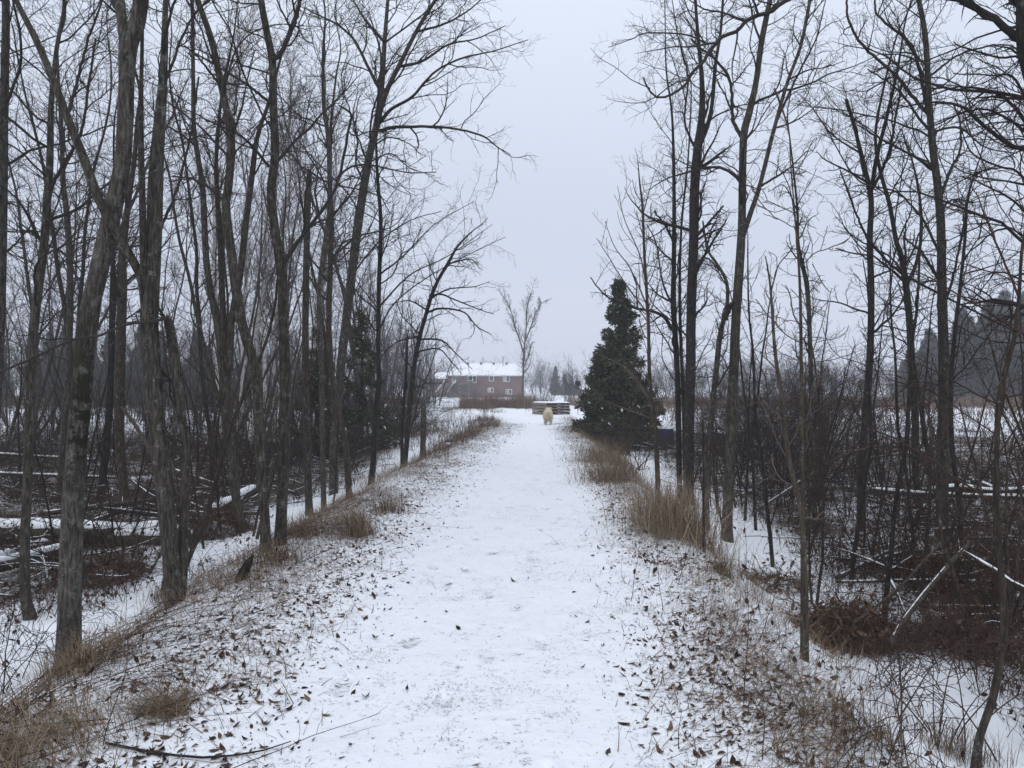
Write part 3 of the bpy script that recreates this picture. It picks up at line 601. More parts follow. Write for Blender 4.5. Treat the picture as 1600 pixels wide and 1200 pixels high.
# ------------------------------------------------------------------ generic trees: prototypes copied through the woods
def proto(name, label, cat, group, h, r, seed, m, mt, stems=1, **kw):
    rg = np.random.default_rng(seed); rt = root(name, (0, 0, 0), label, cat, group); ST = []
    for i in range(stems):
        n = 14; P = [np.array([rg.uniform(-.08, .08) * (stems > 1), rg.uniform(-.08, .08) * (stems > 1), -.25])]; d = nrm(np.array([rg.normal() * .10 * stems, rg.normal() * .10 * stems, 1.0]))
        hh = h * rg.uniform(.75, 1.05) if i else h
        for k in range(n):
            d = nrm(d + np.array([rg.normal() * .08, rg.normal() * .08, .10])); P.append(P[-1] + d * hh / n)
        t = np.linspace(0, 1, n + 1); Rr = (r * (1 - .25 * (i > 0))) * (1 - t) ** .75 + .006
        P, Rr = resample(np.array(P), Rr, .3); ST.append((P, Rr))
        b = MB(); b.tubes(P, Rr, 7, bump=.08); b.build('trunk', m, rt)
    b = MB(); crown(b, ST, [], rg, **kw); b.build('crown', mt, rt)
    return rt
def place_many(prs, spots, labels, group):
    used = set()
    for i, (x, y, s) in enumerate(spots):
        k = i % len(prs); p = prs[k]; rz = rng.uniform(0, 6.28); loc = (x, y, H(x, y))
        lab = labels(x, y, k)
        if k in used: copy_tree(p, loc, rz, s, lab, group)
        else:
            p.location = loc; p.rotation_euler = (0, 0, rz); p.scale = (s,) * 3; p['label'] = lab; p['group'] = group; used.add(k)
def scatter(n, xr, yr, mind, ok, seed):
    rg = np.random.default_rng(seed); out = []; tries = 0
    while len(out) < n and tries < n * 200:
        tries += 1; y = yr[0] + (yr[1] - yr[0]) * rg.random(); x = xr[0] + (xr[1] - xr[0]) * rg.random()
        if not ok(x, y): continue
        if all((x - a) ** 2 + (y - b) ** 2 > mind ** 2 for a, b, _ in out): out.append((x, y, rg.uniform(.75, 1.12)))
    return out
def inview(x, y, mg=.78): return abs(x) < y * mg
mid = [proto('bare_tree', '', 'tree', G_L, h, r, s, mm, M_twig, st, n1=n1, t1=(.28, .98), n2=6, n3=6, n4=1, rmin=.0022, up=.09, gn=.13)
       for h, r, s, mm, st, n1 in ((10.5, .065, 101, M_bark, 1, 18), (11.5, .055, 102, M_barkd, 1, 16), (9.5, .05, 103, M_bark, 2, 11), (12, .078, 104, M_bark, 1, 19), (8.5, .042, 105, M_barkd, 1, 16), (10, .055, 106, M_bark, 3, 9))]
def okl(x, y):
    if not inview(x, y): return False
    px = 800 + x / y * FOC; lim = np.interp(y, [8, 14, 20, 30, 45], [330, 520, 590, 620, 600])
    return px < lim and x < pathc(y) - pathl(y) - 1.6
spots = scatter(14, (-19, -3.5), (12, 25), 1.8, okl, 5) + scatter(44, (-36, -5), (25, 52), 1.7, okl, 6)
place_many(mid, spots, lambda x, y, k: ('slender bare tree among the crowd deep in the woods on the left' if y > 25 else 'thin bare grey trunk among the many in the middle of the left woods'), G_L)

# thin suckers and saplings
sap = [proto('sapling', '', 'sapling', 'saplings', h, r, s, mm, tt, st, n1=12, t1=(.15, .97), l1=(.12, .3), n2=4, n3=3, n4=0, rmin=.0014, up=.14, gn=.10)
       for h, r, s, mm, tt, st in ((3.6, .018, 111, M_barkd, M_twigd, 1), (4.6, .022, 112, M_barkr, M_twigr, 2), (2.6, .014, 113, M_barkt, M_twigp, 1), (3.2, .013, 114, M_barkd, M_twigd, 3))]
def okls(x, y):
    px = 800 + x / y * FOC
    return inview(x, y) and px < 650 and x < pathc(y) - pathl(y) - 1.0
place_many(sap, scatter(60, (-16, -3), (6.5, 26), .6, okls, 8), lambda x, y, k: 'thin upright sapling between the trunks in the left woods', 'saplings in the woods on the left')
def okr(x, y):
    px = 800 + x / y * FOC
    return inview(x, y) and px > 1010 and x > pathc(y) + pathr(y) + 1.2
sap2 = [proto('sapling', '', 'sapling', 'saplings', h, r, s, mm, tt, st, n1=12, t1=(.15, .97), l1=(.12, .3), n2=4, n3=3, n4=0, rmin=.0014, up=.10, gn=.13)
        for h, r, s, mm, tt, st in ((3.2, .016, 121, M_barkr, M_twigr, 2), (4.2, .02, 122, M_barkd, M_twigd, 1), (2.2, .012, 123, M_barkr, M_twigr, 3))]
place_many(sap2, scatter(56, (2.5, 14), (5.5, 17), .5, okr, 9), lambda x, y, k: 'thin sapling in the brush on the right of the path', 'saplings in the brush on the right')
# arching shrubs with many stems
def arch_proto(seed, h, m, mt, n=14, arch=-.10):
    rg = np.random.default_rng(seed); rt = root('bare_shrub', (0, 0, 0), '', 'shrub'); b = MB()
    P = np.zeros((n, 12, 3)); P[:, 0] = np.c_[rg.normal(size=(n, 2)) * .15, np.full(n, -.05)]
    D = nrm(np.c_[rg.normal(size=(n, 2)) * .35, np.ones(n)]); L = h * rg.uniform(.7, 1.4, n)[:, None] / 11
    for k in range(1, 12):
        D = nrm(D + rg.normal(size=(n, 3)) * .09 + np.array([0, 0, arch * k / 4]) + np.c_[D[:, :2] * .06, np.zeros(n)]); P[:, k] = P[:, k - 1] + D * L
    Rr = np.linspace(1, .15, 12)[None] * rg.uniform(.008, .018, n)[:, None] * min(1, h / 2.6)
    b.tubes(P, Rr, 5); b.build('stems', m, rt)
    b = MB(); P2, R2 = spawn(P, Rr, 8, (.25, .98), (.15, .4), (25, 70), (.4, .7), arch * .4, .16, 7, .002, rg); b.tubes(P2, R2, 3)
    P3, R3 = spawn(P2, R2, 5, (.2, .98), (.25, .5), (25, 70), (.5, .8), arch * .3, .2, 4, .0018, rg); b.tubes(P3, R3, 3)
    b.build('twigs', mt, rt); return rt
shr = [arch_proto(131, 3.4, M_barkd, M_twigd), arch_proto(132, 2.4, M_barkr, M_twigr, 18), arch_proto(133, 4.0, M_barkd, M_twigd, 12, -.14)]
def oksr(x, y):
    px = 800 + x / y * FOC; return inview(x, y) and px > 1090 and px < 1345 and x > 4
place_many(shr, scatter(34, (4, 20), (13, 40), 1.0, oksr, 12), lambda x, y, k: 'arching many stemmed bare shrub in the thicket right of the path', 'arching shrubs in the right hand thicket')
shl = [arch_proto(134, 2.2, M_barkd, M_twigd), arch_proto(135, 1.6, M_barkr, M_twigr, 18)]
place_many(shl, scatter(34, (-16, -3.6), (7, 34), 1.2, okls, 13), lambda x, y, k: 'low tangled bare shrub on the woodland floor at the left', 'low shrubs in the left woods')
def okm(x, y): px = 800 + x / y * FOC; return 590 < px < 660
shm = [arch_proto(136, 3.0, M_barkd, M_twigd, 16, -.06)]
place_many(shm, scatter(12, (-12, -3), (23, 44), 1.2, okm, 14), lambda x, y, k: 'bushy bare shrub behind the short broken trunk, left of the bend in the path', 'shrubs at the bend in the path')

# birches behind, hazy
bir = [proto('birch_tree', '', 'birch', 'birches', 15, .10, s, M_birch, M_twigp, 1, n1=30, t1=(.3, .98), l1=(.10, .22), n2=8, n3=7, n4=1, rmin=.003, up=.16, gn=.08, ang1=(20, 45)) for s in (141, 142)]
bs = []
for px_, d_ in ((395, 26), (372, 29), (430, 31), (350, 24), (500, 33), (415, 35)): bs.append(((px_ - 800) / FOC * d_, d_, 1.0))
place_many(bir, bs, lambda x, y, k: 'white barked birch with a haze of fine pale twigs behind the left trunks', 'pale birches behind the left woods')

# ------------------------------------------------------------------ cedars and pines
def conifer(name, label, cat, loc, h, rad, seed, m, dense=1.0, leaf=.07, group=None, droop=-.25, shape=.9, base=.04):
    rg = np.random.default_rng(seed); rt = root(name, loc, label, cat, group)
    b = MB(); b.tubes(np.array([[0, 0, -.2], [0.02, 0, h * .3], [0, .03, h * .7], [0, 0, h * .99]]), np.array([h * .018, h * .014, h * .007, .006]), 7); b.build('trunk', M_barkd, rt)
    nb = int(150 * dense * h / 5.5); hf = base + (1 - base) * rg.random(nb) ** 1.1 * .99; az = rg.random(nb) * 6.283
    Lb = rad * (1 - hf) ** shape * rg.uniform(.5, 1.25, nb) ** .8 * (1 + .10 * np.sin(az * 2 + hf * 11 + seed)) + .02
    n = 7; t = np.linspace(0, 1, n)
    hx = np.cos(az)[:, None] * Lb[:, None] * t; hy = np.sin(az)[:, None] * Lb[:, None] * t
    hz_ = (h * hf)[:, None] + Lb[:, None] * (.15 * t + droop * np.sin(t * 2.2) + .25 * t ** 3)
    P = np.stack([hx, hy, hz_], -1); P[:, 1:] += rg.normal(size=P[:, 1:].shape) * .03
    c = MB(); 
    ns = int(16 + 14 * dense); tt = .22 + .78 * rg.random((nb, ns)) ** .7; f = tt * (n - 1); i = np.clip(f.astype(int), 0, n - 2); w = (f - i)[..., None]
    ar = np.arange(nb)[:, None]; Q = P[ar, i] * (1 - w) + P[ar, i + 1] * w; Dr = nrm(P[ar, i + 1] - P[ar, i])
    Q = Q.reshape(-1, 3); Dr = Dr.reshape(-1, 3); C = len(Q)
    D0 = nrm(Dr * .6 + rg.normal(size=(C, 3)) * np.array([.6, .6, .35]))
    k = 5
    q0 = np.repeat(Q, k, 0); d0 = nrm(np.repeat(D0, k, 0) + rg.normal(size=(C * k, 3)) * .45)
    q0 = q0 + d0 * rg.uniform(0, leaf, (C * k, 1))
    ln = rg.uniform(.7, 1.6, C * k) * leaf * np.repeat(np.repeat(.25 + .75 * np.sqrt(1 - hf), ns), k)
    PP = np.stack([q0, q0 + d0 * ln[:, None] * .5, q0 + d0 * ln[:, None] + np.array([0, 0, -.15]) * ln[:, None]], 1)
    WW = np.stack([ln * .06, ln * .24, ln * .03], 1)
    tone = np.clip(np.repeat(rg.random(C) * .55, k) + rg.random(C * k) * .38, 0, .95); tone[rg.random(C * k) > .988] = 1.0
    c.ribbons(PP, WW, np.cross(d0, rg.normal(size=d0.shape)), tone)
    P3 = P[::2]; c.tubes(P3, np.broadcast_to(np.linspace(.012, .003, n), P3.shape[:2]), 3, tone=.0)
    c.build('crown', m, rt); return rt
def atpx(px, d): x = (px - 800) / FOC * d; return (x, d, H(x, d))
conifer('cedar_tree', 'dense dark green pointed cedar beside the path on the right, taller of two', 'cedar', atpx(968, 25.5), 5.9, 1.34, 201, M_cedar, 1.5, .13, shape=.74)
conifer('cedar_tree', 'smaller rounded cedar leaning on the left flank of the tall one by the path', 'cedar', atpx(935, 25.0), 3.2, .85, 202, M_cedar, 1.3, .12)
conifer('cedar_tree', 'dark cedar half hidden behind the clump of trunks on the left', 'cedar', atpx(565, 22), 4.3, 1.2, 203, M_cedar, .6, .11)
conifer('cedar_tree', 'narrow dark cedar behind the broken snag on the left', 'cedar', atpx(495, 21), 3.8, 1.0, 204, M_cedar, .6, .11)
pine = conifer('pine_tree', 'tall hazy evergreen in the dark wood beyond the field at the far right', 'pine', (40, 85, 0), 11, 2.3, 205, M_pine, .6, .36, 'evergreens beyond the field', .02, .85, .02)
pine2 = conifer('pine_tree', 'tall hazy evergreen in the dark wood beyond the field at the far right', 'pine', (40, 85, 0), 9, 2.1, 206, M_pine, .6, .34, 'evergreens beyond the field', -.05, 1.0, .02)
sp_ = []
rgp = np.random.default_rng(77)
for i in range(64):
    px = rgp.uniform(1395, 1700); d = rgp.uniform(78, 112)
    topy = np.interp(px, [1395, 1440, 1500, 1540, 1600], [570, 530, 488, 472, 465]) + rgp.uniform(-14, 60)
    x = (px - 800) / FOC * d; z = H(x, d); hh = (EYE - (topy - HZ) / FOC * d) - z
    sp_.append((x, d, hh / (11 if i % 2 == 0 else 9)))
place_many([pine, pine2], sp_, lambda x, y, k: 'hazy evergreen in the dark wood beyond the field at the far right', 'evergreens beyond the field')
p3 = copy_tree(pine, atpx(868, 150), .4, .55, 'pale hazy evergreen behind the shrubs right of the lone tree', 'evergreens behind the lone tree')
for px_, s in ((882, .5), (893, .45), (901, .42)): copy_tree(pine2, atpx(px_, 150), px_, s, 'pale hazy evergreen behind the shrubs right of the lone tree', 'evergreens behind the lone tree')
# left far evergreens seen faintly between the trunks
for i in range(18):
    px = rgp.uniform(-40, 330); d = rgp.uniform(60, 85); x = (px - 800) / FOC * d
    copy_tree(pine2 if i % 2 else pine, (x, d, H(x, d)), px, rgp.uniform(.55, .8), 'faint grey evergreen far behind the left woods', 'evergreens behind the left woods')

# lone tree, and the bushes beside it
T('lone leafless tree with a fan shaped crown standing right of the house',
    [[(815, 627, 4), (817, 600, 3.8), (818, 570, 3.4), (819, 545, 2.8), (822, 515, 2), (823, 485, 2.5), (829, 458, 1.5)],
     [(818, 552, 3), (811, 528, 2.4), (804, 508, 2), (799, 488, 1.6), (790, 470, 1.2), (781, 457, .7)],
     [(821, 532, 2.6), (829, 512, 2.2), (836, 492, 1.7), (845, 476, 1.2), (855, 468, .7)], [(818, 575, 1.8), (826, 555, 1.4), (831, 535, 1)]], [], ext=(0, 0, 0), d=85, seed=151, n1=15, t1=(.2, .97), l1=(.14, .30), n2=9, n3=7, n4=1, rmin=.005, up=.10, gn=.10, ang1=(22, 48), flare=.1)
bush = arch_proto(152, 5.4, M_barkd, M_twigd, 26, -.02)
place_many([bush], [(*atpx(848, 80)[:2], 1.0), (*atpx(862, 84)[:2], .8), (*atpx(836, 78)[:2], .7)], lambda x, y, k: 'bushy bare shrub beside the foot of the lone tree', 'shrubs by the lone tree')
place_many([arch_proto(153, 3.0, M_barkd, M_twig, 22, -.03)], [(*atpx(p, d)[:2], s) for p, d, s in ((738, 105, 1.3), (745, 100, .9), (786, 100, .7), (770, 104, .6), (662, 75, 1.3), (650, 72, 1.4))], lambda x, y, k: 'rounded bare garden shrub in front of the brick house', 'garden shrubs before the house')
# distant shrub belts and woods, read as one mass
def mass(name, label, spots, hr, seed, m=M_twigd, rm=.012):
    rg = np.random.default_rng(seed); b = MB(); n = len(spots); S = np.array(spots); z = Hn(S[:, 0], S[:, 1]); hh = rg.uniform(hr[0], hr[1], n)
    P = np.zeros((n, 8, 3)); P[:, 0] = np.c_[S, z - .1]; D = nrm(np.c_[rg.normal(size=(n, 2)) * .16, np.ones(n)])
    for k in range(1, 8): D = nrm(D + rg.normal(size=(n, 3)) * .08); P[:, k] = P[:, k - 1] + D * hh[:, None] / 7
    Rr = np.linspace(1, .2, 8)[None] * (hh * .010)[:, None]; b.tubes(P, Rr, 4)
    P2, R2 = spawn(P, Rr, 11, (.15, .98), (.2, .45), (20, 60), (.4, .7), .06, .12, 5, rm * .8, rg); b.tubes(P2, R2, 3)
    P3, R3 = spawn(P2, R2, 5, (.2, .98), (.3, .6), (20, 60), (.5, .8), .04, .15, 4, rm * .6, rg); b.tubes(P3, R3, 3)
    tag(b.build(name, m), label, kind='stuff')
rgm = np.random.default_rng(31)
s = [((px - 800) / FOC * d, d) for px, d in zip(rgm.uniform(-60, 570, 300), rgm.uniform(30, 62, 300))]
mass('woodland_brush', 'dark bare brush filling the back of the left woods', s, (1.2, 4), 44, M_twigd, .006)
s = [((px - 800) / FOC * d, d) for px, d in zip(rgm.uniform(880, 1620, 330), rgm.uniform(60, 100, 330))]
mass('distant_scrub', 'grey bare scrub along the far side of the field on the right', s, (2.5, 5), 41)
s = [((px - 800) / FOC * d, d) for px, d in zip(rgm.uniform(-60, 690, 420), rgm.uniform(62, 120, 420))]
mass('distant_woods', 'grey bare wood far behind the trees on the left', s, (5, 10), 42)
s = [((px - 800) / FOC * d, d) for px, d in zip(rgm.uniform(640, 1500, 300), rgm.uniform(170, 240, 300))]
mass('far_treeline', 'faint treeline on the misty horizon', s, (5, 9), 43, M_twigd, .03)

# ------------------------------------------------------------------ fallen logs, stumps, snowy boughs
def log_(label, pts, group=None, name='fallen_log', cat='log', snow=.9, m=None, seed=1, twigs=0, lift=None):
    """pts: (x, y, z above ground, radius)"""
    rg = np.random.default_rng(seed); P = np.array([(x, y, H(x, y) + z) for x, y, z, r in pts]); Rr = np.array([p[3] for p in pts])
    P, Rr = resample(P, Rr, .12); o = P[0].copy(); rt = root(name, o, label, cat, group)
    b = MB(); b.tubes(P, Rr, 10, bump=.14); b.build('trunk', m or M_log, rt, o)
    if snow:
        n = len(P); lum = np.clip((1.0 if snow > .8 else .6) + fbm(np.arange(n) * .35, np.full(n, seed * 3.3), 3, 4) * 1.0, .05, 1.3)
        Q = P.copy(); Q[:, 2] += Rr * (.50 + .25 * lum * snow); Rs = Rr * (.55 + .22 * lum) * min(1, snow + .1); Rs[0] *= .3; Rs[-1] *= .3
        b = MB(); b.tubes(Q, Rs, 10, bump=.10); b.build('snow_cover', M_snow, rt, o)
    if twigs:
        b = MB(); A, B = spawn(fixn(P, Rr, 24)[0][None], fixn(P, Rr, 24)[1][None], twigs, (.2, .98), (.15, .4), (30, 75), (.2, .45), .03, .15, 8, .003, rg); b.tubes(A, B, 4)
        A2, B2 = spawn(A, B, 5, (.2, .95), (.2, .5), (30, 70), (.4, .7), 0, .2, 5, .002, rg); b.tubes(A2, B2, 3); b.build('branches', M_twigd, rt, o)
    return rt
def gp(px, py): d = hit(px, py); return ((px - 800) / FOC * d, d)
def logpx(label, a, b, w0, w1, z0=.0, z1=.0, mid_=None, **k):
    A = gp(*a); B = gp(*b); r0 = w0 * .5 / FOC * A[1]; r1 = w1 * .5 / FOC * B[1]
    p = [(*A, z0 + r0 * .6, r0)]
    if mid_: p.append(((A[0] + B[0]) / 2 + mid_[0], (A[1] + B[1]) / 2 + mid_[1], mid_[2], (r0 + r1) / 2))
    p.append((*B, z1 + r1 * .6, r1)); return log_(label, p, **k)
logpx('thick snow topped log lying across the left woods behind the double stemmed tree', (-60, 850), (262, 850), 34, 28, .05, .05, seed=301)
logpx('broken thick log of tan rotten wood under snow, right of the long log', (170, 856), (300, 852), 30, 30, .0, .02, seed=302, m=M_barkt)
logpx('bark covered log slanting down to the left edge in front of the thick log', (-80, 925), (125, 872), 26, 16, .1, .1, seed=303)
logpx('curved dark log under snow nearest the left edge', (-60, 905), (75, 862), 20, 16, .05, .05, seed=304)
logpx('thin pole of deadwood slung across behind the mossy leaning tree', (60, 845), (262, 815), 9, 7, .35, .35, seed=305, snow=.5, twigs=5)
logpx('long thin snowy pole low across the left woods, upper of the pair', (-60, 745), (150, 750), 5, 4, .55, .45, seed=306)
logpx('long thin snowy pole low across the left woods, lower of the pair', (-60, 780), (180, 775), 6, 4, .5, .35, seed=307)
logpx('snow edged fallen limb behind the three stemmed tree', (262, 760), (350, 772), 9, 7, .35, .1, seed=308, snow=.6)
logpx('heap log with a rounded snowy end behind the slim curving trunk', (330, 812), (400, 790), 18, 14, .05, .25, seed=310)
rgl = np.random.default_rng(55)
for i in range(13):
    px = rgl.uniform(-20, 470); py = rgl.uniform(700, 850); A = gp(px, py); a = rgl.normal() * .35 + (math.pi if rgl.random() < .5 else 0); L = rgl.uniform(.9, 2.4); r = rgl.uniform(.014, .045)
    if 800 + FOC * (A[0] + math.cos(a) * L) / (A[1] + math.sin(a) * L) > 470: a = math.pi - a
    log_('snow dusted dead branch lying in the tangle of the left woods', [(*A, r + .05, r), (A[0] + math.cos(a) * L * .5, A[1] + math.sin(a) * L * .5, rgl.uniform(.08, .4), r * .8), (A[0] + math.cos(a) * L, A[1] + math.sin(a) * L, rgl.uniform(.05, .7), r * .4)],
         'dead branches in the left woods', 'fallen_branch', 'branch', snow=.7, seed=320 + i, twigs=5)
for i in range(24):
    px = rgl.uniform(1300, 1640); py = rgl.uniform(755, 930); A = gp(px, py); a = rgl.normal() * .5 + (math.pi if rgl.random() < .5 else 0); L = rgl.uniform(1.0, 3.2); r = rgl.uniform(.014, .035)
    if 800 + FOC * (A[0] + math.cos(a) * L) / (A[1] + math.sin(a) * L) < 1230: a = math.pi - a
    log_('snow dusted dead branch lying in the brush on the right', [(*A, r + .05, r), (A[0] + math.cos(a) * L * .5, A[1] + math.sin(a) * L * .5, rgl.uniform(.08, .3), r * .8), (A[0] + math.cos(a) * L, A[1] + math.sin(a) * L, rgl.uniform(.05, .5), r * .4)],
         'dead branches in the right brush', 'fallen_branch', 'branch', snow=.7, seed=360 + i, twigs=5)
def pxlog(label, pts, d, w, dd=0, **k):
    P, Rr = traced(pts, d, dd, 0, w=w); return log_(label, [(p[0], p[1], p[2] - H(p[0], p[1]), r) for p, r in zip(P, Rr)], **k)
pxlog('snow lined bough arching low over the brush on the right', [(1180, 800), (1225, 770), (1262, 745), (1300, 720), (1345, 703), (1380, 697), (1420, 700), (1460, 712)], 10.5, (5, 3), .5, name='fallen_branch', cat='branch', seed=401, snow=.5, twigs=8)
pxlog('uppermost snow covered pole lying behind the main straight trunk on the right', [(1440, 768), (1500, 762), (1560, 768), (1660, 760)], 11.6, (9, 7), 0, seed=402)
pxlog('middle snow covered pole lying behind the main straight trunk on the right', [(1360, 766), (1430, 771), (1520, 775), (1660, 778)], 11.2, (8, 6), 0, seed=403)
pxlog('short snowy log sloping to the right edge behind the brush', [(1520, 752), (1580, 775), (1660, 792)], 11.9, (10, 9), 0, seed=404)
pxlog('leaning dead trunk with a snowy upper edge propped in the right hand brush', [(1392, 1005), (1402, 985), (1428, 948), (1462, 906), (1488, 876), (1512, 852)], 6.0, (10, 7), .6, seed=405, name='leaning_log', snow=.6)
pxlog('thin leaning dead pole crossing left of the thick leaning trunk', [(1335, 972), (1350, 962), (1385, 935), (1418, 905), (1445, 875), (1472, 846)], 6.2, (5, 4), .5, seed=406, name='leaning_log', snow=.25, m=M_barkt)
pxlog('bent snowy limb running down to the right edge from the leaning trunk', [(1506, 862), (1530, 876), (1560, 894), (1590, 915), (1640, 935)], 6.2, (5, 6), -.4, seed=407, name='leaning_log')
pxlog('snowy dead limb slanting down beside the foot of the double stemmed tree', [(190, 636), (210, 662), (232, 700), (246, 722)], 8.2, (5, 7), -.6, seed=408, name='fallen_branch', cat='branch', snow=.3)
sx0, sy0 = gp(374, 906); log_('short dark decayed stump jutting from the snow on the left bank', [(sx0, sy0, -.03, .048), (sx0 + .04, sy0, .07, .042), (sx0 + .10, sy0 - .02, .16, .030), (sx0 + .12, sy0 - .03, .20, .010)], name='rotten_stump', cat='stump', snow=0, m=M_barkd, seed=410)
lp = [(W(170, 1167, 0)[0] * 0 + gp(x, y)[0], gp(x, y)[1], z, r) for x, y, z, r in ((165, 1165, .01, .006), (200, 1175, .015, .006), (250, 1184, .015, .0055), (320, 1188, .012, .005), (400, 1180, .012, .004), (455, 1164, .012, .002))]
log_('long thin dark stick lying on the snow at the lower left of the path', lp, name='stick', cat='stick', snow=0, m=M_barkd, seed=411)

# ------------------------------------------------------------------ litter, grass, weeds
def surf(x, y): return np.stack([x, y, Hn(x, y)], -1)
def leaves(n, x, y, rg, size=(.006, .032), flat=.28, up=.001):
    b = MB(); C = surf(x, y); C[:, 2] += up + rg.random(n) * .008
    az = rg.random(n) * 6.283; d = nrm(np.c_[np.cos(az), np.sin(az), rg.normal(size=n) * flat]); s_ = nrm(np.cross(d, np.c_[rg.normal(size=(n, 2)) * flat, np.ones(n)]))
    nn = np.cross(s_, d); L = (size[0] + (size[1] - size[0]) * rg.random(n) ** 2.6)[:, None]; cu = rg.uniform(-.5, .9, n)[:, None]
    t = np.array([-1, -.45, .1, .6, 1.0]); w = np.array([.08, .55, .62, .38, .02])
    P = C[:, None] + d[:, None] * (L * t)[:, :, None] + nn[:, None] * (cu * L * (t ** 2))[:, :, None]
    Wd = L * w * rg.uniform(.45, .9, (n, 1)); b.ribbons(P, Wd, s_, rg.random(n) ** 1.5); return b
rg = np.random.default_rng(61)
def edge_pts(n, y0, y1, side, off, sig, pw=1.6):
    y = y0 + (y1 - y0) * rg.random(n) ** pw; L = pathl(y) if side < 0 else pathr(y)
    u = side * (L - off) + rg.normal(size=n) * sig; return pathc(y) + u, y
xs, ys_ = [], []
for n, side, off, sig in ((9000, -1, .95, .32), (10000, -1, .35, .38), (10500, 1, .45, .25), (5000, 1, .1, .3)):
    a, b_ = edge_pts(n, 2.3, 30, side, off, sig); xs.append(a); ys_.append(b_)
a = rg.uniform(-1.6, 1.4, 170); b_ = 2.6 + 25 * rg.random(170) ** 1.5; xs.append(a + pathc(b_)); ys_.append(b_)
x = np.concatenate(xs); y = np.concatenate(ys_); k = fbm(x * 2.2, y * 2.2, 3, 91) > rg.uniform(-.75, .35, len(x)); x = x[k]; y = y[k]; tag(leaves(len(x), x, y, rg).build('fallen_leaves', M_leaf), 'dark brown fallen leaves scattered on the snow along both edges of the path', kind='stuff')
# woodland floor litter
n = 26000; x = np.where(rg.random(n) < .55, -rg.uniform(3.6, 20, n), rg.uniform(3.4, 17, n)); y = 3.5 + 24 * rg.random(n) ** 1.2
k = (np.abs(x) < y * .8) & (fbm(x * .8, y * .8, 3, 31) > -.12); x = x[k]; y = y[k]
tag(leaves(len(x), x, y, rg, (.012, .035), .5, .01).build('leaf_litter', M_leaf), 'brown leaf litter poking through the snow on the woodland floor', kind='stuff')

def blades(b, x, y, L, lean, az, wd, tone, rg, up=.0, curl=1.0, n=5):
    M = len(x); C = surf(x, y); C[:, 2] -= .005
    h = np.stack([np.cos(az), np.sin(az), np.zeros(M)], -1); t = np.linspace(0, 1, n)
    ang = lean[:, None] + curl * (t[None] ** 1.3) * (1.25 - lean[:, None] * .5) * rg.uniform(.3, 1, (M, 1))
    ang = np.clip(ang, 0, 1.75); seg = L[:, None] / (n - 1)
    r = np.concatenate([np.zeros((M, 1)), np.cumsum(np.sin(ang[:, :-1]) * seg, 1)], 1); z = np.concatenate([np.zeros((M, 1)), np.cumsum(np.cos(ang[:, :-1]) * seg, 1)], 1)
    sidew = np.stack([-np.sin(az), np.cos(az), np.zeros(M)], -1); wob = rg.normal(size=(M, 1)) * .12 * (t[None] ** 2) * L[:, None]
    P = C[:, None] + h[:, None] * r[..., None] + sidew[:, None] * wob[..., None]; P[..., 2] += z
    g = Hn(P[..., 0], P[..., 1]) + .004; P[..., 2] = np.maximum(P[..., 2], g)
    Wd = wd[:, None] * np.array([1, 1, .8, .55, .1])[None] if n == 5 else wd[:, None] * np.linspace(1, .1, n)[None]
    b.ribbons(P, Wd, nrm(sidew + np.array([0, 0, .25]) * rg.normal(size=(M, 1))), tone)
# short frozen grass poking through the path snow
n = 120000; y = 2.4 + 14 * rg.random(n) ** 1.6; u = rg.normal(size=n) * 1.0; u = np.where(rg.random(n) < .45, rg.choice([-1, 1], n) * rg.uniform(1.0, 2.2, n), u)
cl = fbm(u * 2.2, y * 2.2, 3, 33) + fbm(u * 9, y * 9, 2, 35) * .8; k = (cl > rg.uniform(-.1, .75, n)) | (rg.random(n) < .05); x = (u + pathc(y))[k]; y = y[k]; m_ = len(x)
b = MB(); blades(b, x, y, rg.uniform(.008, .032, m_), rg.uniform(.5, 1.4, m_), rg.random(m_) * 6.28, rg.uniform(.0007, .0016, m_), rg.random(m_) * .7, rg)
tag(b.build('short_grass', M_short), 'short frozen grass blades poking through the snow on the path', kind='stuff')
# verge grass laid over along both banks
b = MB()
for side, n, off, sig, az0 in ((-1, 20000, -.05, .36, 2.6), (1, 11000, .12, .20, .2), (-1, 9000, .6, .35, 2.3), (1, 6500, .5, .25, .6), (1, 6000, -.4, .3, .2)):
    x, y = edge_pts(n, 2.3, 34, side, off, sig, 1.5)
    dn = fbm(x * 1.3, y * 1.3, 3, 37); k = dn > rg.uniform(-.55, .35, n); x = x[k]; y = y[k]; m_ = len(x); hh = (1 if off < .3 else .5)
    blades(b, x, y, rg.uniform(.06, .30, m_) * hh, rg.uniform(.2, 1.4, m_), az0 + rg.normal(size=m_) * 1.1, rg.uniform(.0009, .002, m_), rg.beta(2, 2.6, m_), rg)
tag(b.build('verge_grass', M_grass), 'flattened tan dead grass along the banks of the path', kind='stuff')
b = MB()
for side, n, off, sig, az0 in ((-1, 22000, .05, .36, 2.2), (1, 8000, .12, .2, .7), (1, 6000, .5, .3, .7), (-1, 6000, .8, .3, 2.4)):
    x, y = edge_pts(n, 2.3, 30, side, off, sig, 1.45); dn = fbm(x * 1.6, y * .9, 3, 137) + .25 * fbm(x * 6, y * 6, 2, 138); k = dn > rg.uniform(-.15, .35, n); x = x[k]; y = y[k]; m_ = len(x)
    blades(b, x, y, rg.uniform(.05, .26, m_), rg.uniform(1.0, 1.5, m_), az0 + rg.normal(size=m_) * .8, rg.uniform(.0010, .0024, m_), rg.random(m_) ** 1.2 * .9, rg)
tag(b.build('matted_grass', M_rust), 'rust brown matted grass and leaf shreds pressed on both banks', kind='stuff')
